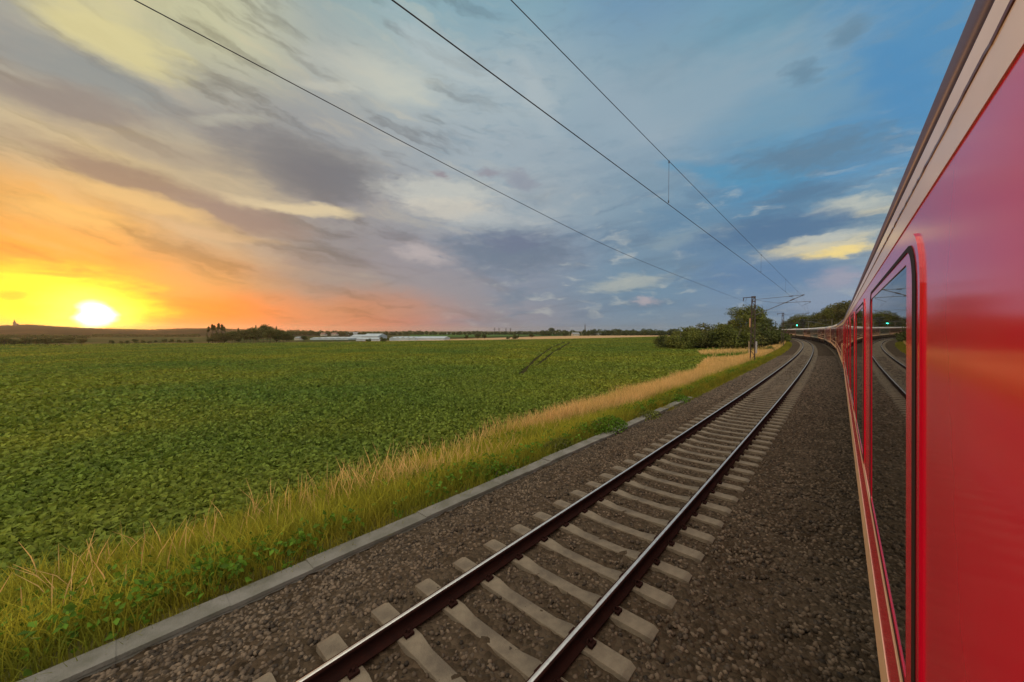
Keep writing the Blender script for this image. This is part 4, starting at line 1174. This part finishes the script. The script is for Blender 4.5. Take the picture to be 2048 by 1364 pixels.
overhead(0.0, 'pair of thin overhead wires joined by droppers above the empty track', [-8, S1, S2, 152, 215], -6, (7.9, 20, 31, 42, 58, 70, 82, 93))
overhead(TRAIN_O, 'overhead wires above the train, seen behind its far coaches', [48, 104, 160, 218, 262], 60, (80, 120, 180))
# feeder wire on the outer side of the masts
mx, my, mh = cpos(S1, OFFM); fx, fy = mx - math.cos(mh) * .98, my - math.sin(mh) * .98
ctrl = [(-6.3, -9.0, 4.75), (-6.6, .14, 4.12), (-6.87, 7.6, 3.66), (-7.15, 15.4, 3.36), (-7.65, 28.7, 3.33), (fx, fy, Z_MES - CAMH - .3)]
def crom(P, n=14):
    P = [Vector(p) for p in P]; P = [P[0] * 2 - P[1]] + P + [P[-1] * 2 - P[-2]]; out = []
    for i in range(1, len(P) - 2):
        for k in range(n):
            t = k / n; a, b, c, d = P[i-1:i+3]
            out.append(.5 * ((2*b) + (c-a)*t + (2*a-5*b+4*c-d)*t*t + (3*b-a-3*c+d)*t**3))
    return out + [P[-2]]
x2, y2, h2 = cpos(S2, OFFM)
pts = crom([(a, b, c + CAMH) for a, b, c in ctrl])
p1 = Vector(pts[-1]); p2 = Vector((x2 - math.cos(h2) * .98, y2 - math.sin(h2) * .98, Z_MES - .3))
pts += [p1.lerp(p2, t) - Vector((0, 0, 4 * .5 * t * (1 - t))) for t in np.linspace(.08, 1, 14)]
root = empty('feeder_wire', tuple(pts[0])); c = MB(); c.tube([Vector(p) - Vector(pts[0]) for p in pts], .0075, 6); c.build('wire', m_wire, root)
tag(root, 'single dark wire hung from the outer side of the masts, leftmost across the sky', 'wire')

# signal with a green light behind the train
x, y, h = cpos(243, TRAIN_O - 3.2)
sg = empty('railway_signal', (x, y, -.8), h)
mb = MB(); mb.bar((0, 0, 0), (0, 0, 7.1), .09, .08, 8); mb.build('post', m_galv, sg)
mb = MB(); mb.box((0, -.1, 6.9), (.7, .18, 1.3)); hd = mb.build('head', m_rubber, sg, bevel=.03)
mb = MB(); mb.bar((0, -.19, 6.75), (0, -.30, 6.75), .27, .27, 16); mb.build('lamp', mat('green_lamp', G4(.02,.5,.3), .3, emit=(G4(.05, 1.0, .62), 9.0)), hd)
mb = MB(); mb.bar((0, 0, 7.1), (0, 0, 7.15), .1); mb.box((0, .15, 6.1), (.9, .6, .05)); mb.build('ladder_platform', m_galv, sg)
tag(sg, 'railway signal showing a green light above the far coaches', 'signal')

# ------------------------------------------------------------------ the train
SIDE = 1.42            # half width; local x = -SIDE is the side that faces the camera
CLEN, PITCH_C = 26.1, 26.5
S_START = .25
def body_profile():
    P = []
    # left side up, over the roof, down the right side
    P += [(-SIDE + .05, 1.06), (-SIDE, 1.12), (-SIDE, 3.60)]
    return P
RC = .46; ZR = 3.645
def roof_arc():
    A = []
    for t in np.linspace(0, rad(62), 9): A.append((-SIDE + RC - RC * math.cos(t), ZR + RC * math.sin(t) * .70))
    x0, z0 = A[-1]
    for f in np.linspace(.15, 1, 8): A.append((x0 * (1 - f), z0 + (4.05 - z0) * (1 - (1 - f) ** 2)))
    return A
ARC = roof_arc()
def strip_side(z0, z1, y0, y1, proud, mb, thick=.012, x=-SIDE):
    """thin applied band on the side facing the camera"""
    mb.box((x - proud / 2 + thick / 2, (y0 + y1) / 2, (z0 + z1) / 2), (thick + proud, y1 - y0, z1 - z0))
def rrect(y0, y1, z0, z1, r, n=7):
    P = []
    for cy, cz, a0 in ((y1 - r, z1 - r, 0), (y0 + r, z1 - r, 90), (y0 + r, z0 + r, 180), (y1 - r, z0 + r, 270)):
        for k in range(n):
            t = rad(a0 + 90 * k / (n - 1)); P.append((cy + r * math.cos(t), cz + r * math.sin(t)))
    return P
def ring(mb, outer, inner, x_in, x_out):
    n = len(outer); V = []
    for x, poly in ((x_in, outer), (x_out, outer), (x_out, inner), (x_in, inner)): V += [(x, p[0], p[1]) for p in poly]
    F = []
    for a in range(3):
        for i in range(n): F.append((a*n+i, a*n+(i+1) % n, (a+1)*n+(i+1) % n, (a+1)*n+i))
    mb.add(V, F)
def slab(mb, poly, x0, x1):
    mb.prism(poly, 'x', x0, x1)
def bellows_mb(y0, y1):
    mb = MB()
    n = 5
    for k in range(n):
        a = y0 + (y1 - y0) * k / n; b = y0 + (y1 - y0) * (k + 1) / n
        mb.box((0, (a + b) / 2, 2.35), (2.2 + .1 * (k % 2), b - a - .004, 2.3 + .06 * (k % 2)))
    return mb
def coach(label, scheme, detailed=False, length=CLEN):
    h = length / 2
    root = empty('passenger_coach'); tag(root, label, 'train coach', 'coaches of the long train')
    mred = {'red': m_red if detailed else mat('weathered_red_paint', G4(.30,.012,.020), .45, var=G4(.24,.012,.018), vscale=.8, coat=.8, coat_r=.15), 'dark': m_reddark, 'green': mat('green_paint', G4(.075,.085,.075), .4, coat=.6, coat_r=.15), 'pink': mat('rose_paint', G4(.30,.10,.10), .4, coat=.6, coat_r=.15)}[scheme]
    mroof = m_roof if scheme == 'red' else m_roofgrey
    low = m_cream if scheme != 'green' else mat('pale_green_paint', G4(.36,.37,.31), .45)
    # body shell with slightly rounded lower edge, ends closed
    P = [(-SIDE + .06, 1.04), (-SIDE, 1.11), (-SIDE, 3.60), (SIDE, 3.60), (SIDE, 1.11), (SIDE - .06, 1.04)]
    mb = MB(); mb.prism(P, 'y', -h, h)
    body = mb.build('body', mred, root)
    R = [(-SIDE, 3.602)] + ARC + [(-p[0], p[1]) for p in ARC[-2::-1]] + [(SIDE, 3.602)]
    mb = MB(); mb.prism(R, 'y', -h, h); rf = mb.build('roof', mroof, root)
    for p in rf.data.polygons: p.use_smooth = len(p.vertices) == 4
    for k in range(4):
        y0 = -h + (k + .7) * length / 4.2
        mb = MB(); mb.box((0, y0, 4.07), (.5, .7, .10)); mb.build('roof_vent', mroof, rf, bevel=.02)
    # stripes
    mb = MB(); strip_side(1.115, 1.40, -h + .02, h - .02, .003, mb); mb.build('lower_stripe', low, root)
    if scheme in ('red', 'dark'):
        mb = MB(); strip_side(1.765, 1.815, -h + .02, h - .02, .003, mb); strip_side(1.733, 1.750, -h + .02, h - .02, .003, mb); mb.build('waist_stripe', low, root)
    if scheme in ('red',):
        mb = MB(); strip_side(3.464, 3.538, -h + .01, h - .01, .003, mb); strip_side(3.546, 3.596, -h + .01, h - .01, .003, mb); mb.build('upper_stripe', low if scheme != 'red' else m_cream, root)
    # sealed seam along the cantrail: a slightly wavy bead
    if detailed:
        mb = MB(); ys = np.arange(-h + .02, h, .03 if detailed else .5)
        ys = ys[ys < 0] if detailed else ys
        mb.tube([(-SIDE - .003, float(y), 3.542 + .0035 * math.sin(y * 47) * math.sin(y * 9.3) * .5 + RNG.normal(0, .0008)) for y in ys], .0036, 6); mb.build('seam_bead', m_reddark, root)
    # windows on the side facing the viewer
    y = -h + (1.92 - .35 if detailed else 2.2); k = 0
    first = -h + (1.11 if detailed else 1.75); pitch = 3.1 if detailed else 2.55
    nwin = 8 if detailed else 9
    for k in range(nwin):
        y0 = first + k * pitch; gw = 1.72 if detailed else 1.5
        z0, z1 = 1.83, 3.405
        e = .56 if detailed else .40
        def rr(m, mf, zb, zt, r): return rrect(y0 + m, y0 + gw + e - mf, z0 + zb, z1 - zt, r)
        if y0 + gw + e > h - 1.15: break
        if detailed: outer = rr(0, 0, 0, 0, .17); mid = rr(.055, .04, .018, .030, .15); i2 = rr(.125, .08, .032, .046, .12); i3 = rr(.275, .15, .055, .080, .02)
        else: outer = rr(0, 0, 0, 0, .15); mid = rr(.10, .05, .018, .030, .12); i2 = rr(.16, .10, .032, .046, .09); i3 = rr(.24, .16, .055, .080, .02)
        mb = MB(); ring(mb, outer, mid, -SIDE + .002, -SIDE - .007); win = mb.build('window', mred, root)
        mb = MB(); ring(mb, mid, i2, -SIDE + .002, -SIDE - .0095); mb.build('gasket', m_rubber, win)
        mb = MB(); ring(mb, i2, i3, -SIDE + .002, -SIDE - .007); mb.build('frame', mred, win)
        mb = MB(); slab(mb, i3, -SIDE + .004, -SIDE - .0035); mb.build('pane', m_glass, win)
    # doors at both ends
    for e in (-1, 1):
        if detailed and e < 0: continue
        mb = MB(); yd = e * (h - .62)
        slab(mb, rrect(yd - .42, yd + .42, 1.14, 3.38, .06), -SIDE + .004, -SIDE - .010); dr = mb.build('door', mred if scheme != 'pink' else m_cream, root)
        mb = MB(); slab(mb, rrect(yd - .25, yd + .25, 2.2, 3.15, .06), -SIDE - .009, -SIDE - .014); mb.build('door_window', m_glass, dr)
        mb = MB(); mb.tube([(-SIDE - .008, yd - e * .50, 1.5), (-SIDE - .055, yd - e * .50, 1.55), (-SIDE - .055, yd - e * .50, 2.35), (-SIDE - .008, yd - e * .50, 2.4)], .014, 6); mb.build('handrail', mat('handrail_brass', G4(.7,.55,.35), .35, metal=.3), dr)
        mb = MB(); mb.box((-SIDE + .02, yd, .95), (.22, .8, .04)); mb.box((-SIDE + .06, yd, .62), (.22, .8, .04)); mb.box((-SIDE+.10, yd - .38, .78), (.03, .03, .36)); mb.box((-SIDE+.10, yd + .38, .78), (.03, .03, .36)); mb.build('step', m_under, dr)
    # underframe and bogies
    mb = MB(); mb.box((0, 0, .90), (2.3, length - .8, .24)); 
    for yy, ln, w in ((-3.5, 2.6, 2.2), (.4, 1.8, 2.3), (3.6, 2.2, 2.1)): mb.box((0, yy, .62), (w, ln, .36))
    mb.build('underframe', m_under, root)
    for yb in (-9.5, 9.5):
        mb = MB()
        for sx in (-1, 1): mb.box((sx * 1.0, yb, .55), (.14, 3.1, .22)); mb.box((sx * 1.0, yb, .72), (.2, .9, .22))
        mb.box((0, yb, .6), (1.9, .5, .24)); bg = mb.build('bogie', m_under, root)
        mb = MB()
        for yy in (-1.25, 1.25):
            for sx in (-1, 1): mb.bar((sx * .69, yb + yy, .46), (sx * .82, yb + yy, .46), .46, .46, 20)
            mb.bar((-.8, yb + yy, .46), (.8, yb + yy, .46), .08)
        mb.build('wheel', m_under, bg)
    bellows_mb(h + .004, h + .19).build('bellows', m_rubber, root)
    return root
def place(o, k):
    s0 = S_START + k * PITCH_C
    x0, y0, _ = cpos(s0 - 0, TRAIN_O); x1, y1, _ = cpos(s0 + PITCH_C, TRAIN_O)
    o.location = ((x0 + x1) / 2, (y0 + y1) / 2, 0.0)
    o.rotation_euler = (0, -0.019, math.atan2(-(x1 - x0), (y1 - y0)))   # leaning into the curve
ORD = ['nearest', 'second', 'third', 'fourth', 'fifth', 'sixth', 'seventh', 'eighth', 'ninth', 'tenth', 'eleventh']
c1 = coach('nearest glossy red coach filling the right side of the photo', 'red', True); place(c1, 0)
c2 = coach('second red coach, directly ahead of the nearest red coach', 'red'); place(c2, 1)
cd = coach('third coach from the viewer, dark red with cream stripes', 'dark'); place(cd, 2)
cp_ = coach('fourth coach from the viewer, rose coloured with a pale lower band', 'pink'); place(cp_, 3)
cg = coach('sixth coach from the viewer, grey green with a pale lower band', 'green'); place(cg, 5)
for k, src in ((4, cd), (6, cd), (7, cg), (8, cd), (9, cd), (10, cd)):
    o = copy_tree(src); place(o, k)
    o['label'] = ('%s coach from the viewer, ' % ORD[k]) + ('grey green with a pale lower band' if src is cg else 'dark red with a grey roof and pale lower band')

# ------------------------------------------------------------------ evening haze
hm = bpy.data.materials.new('haze'); hm.use_nodes = True
nt = hm.node_tree; nt.nodes.clear()
ho = nt.nodes.new('ShaderNodeOutputMaterial'); hv = nt.nodes.new('ShaderNodeVolumePrincipled')
hv.inputs['Color'].default_value = (.95, .93, .90, 1); hv.inputs['Density'].default_value = .00007; hv.inputs['Anisotropy'].default_value = .66
nt.links.new(hv.outputs[0], ho.inputs['Volume'])
mb = MB(); mb.box((0, 0, 45), (19000, 19000, 108))
hz_o = mb.build('haze', hm); tag(hz_o, 'thin evening haze over the fields', 'haze', kind='stuff')
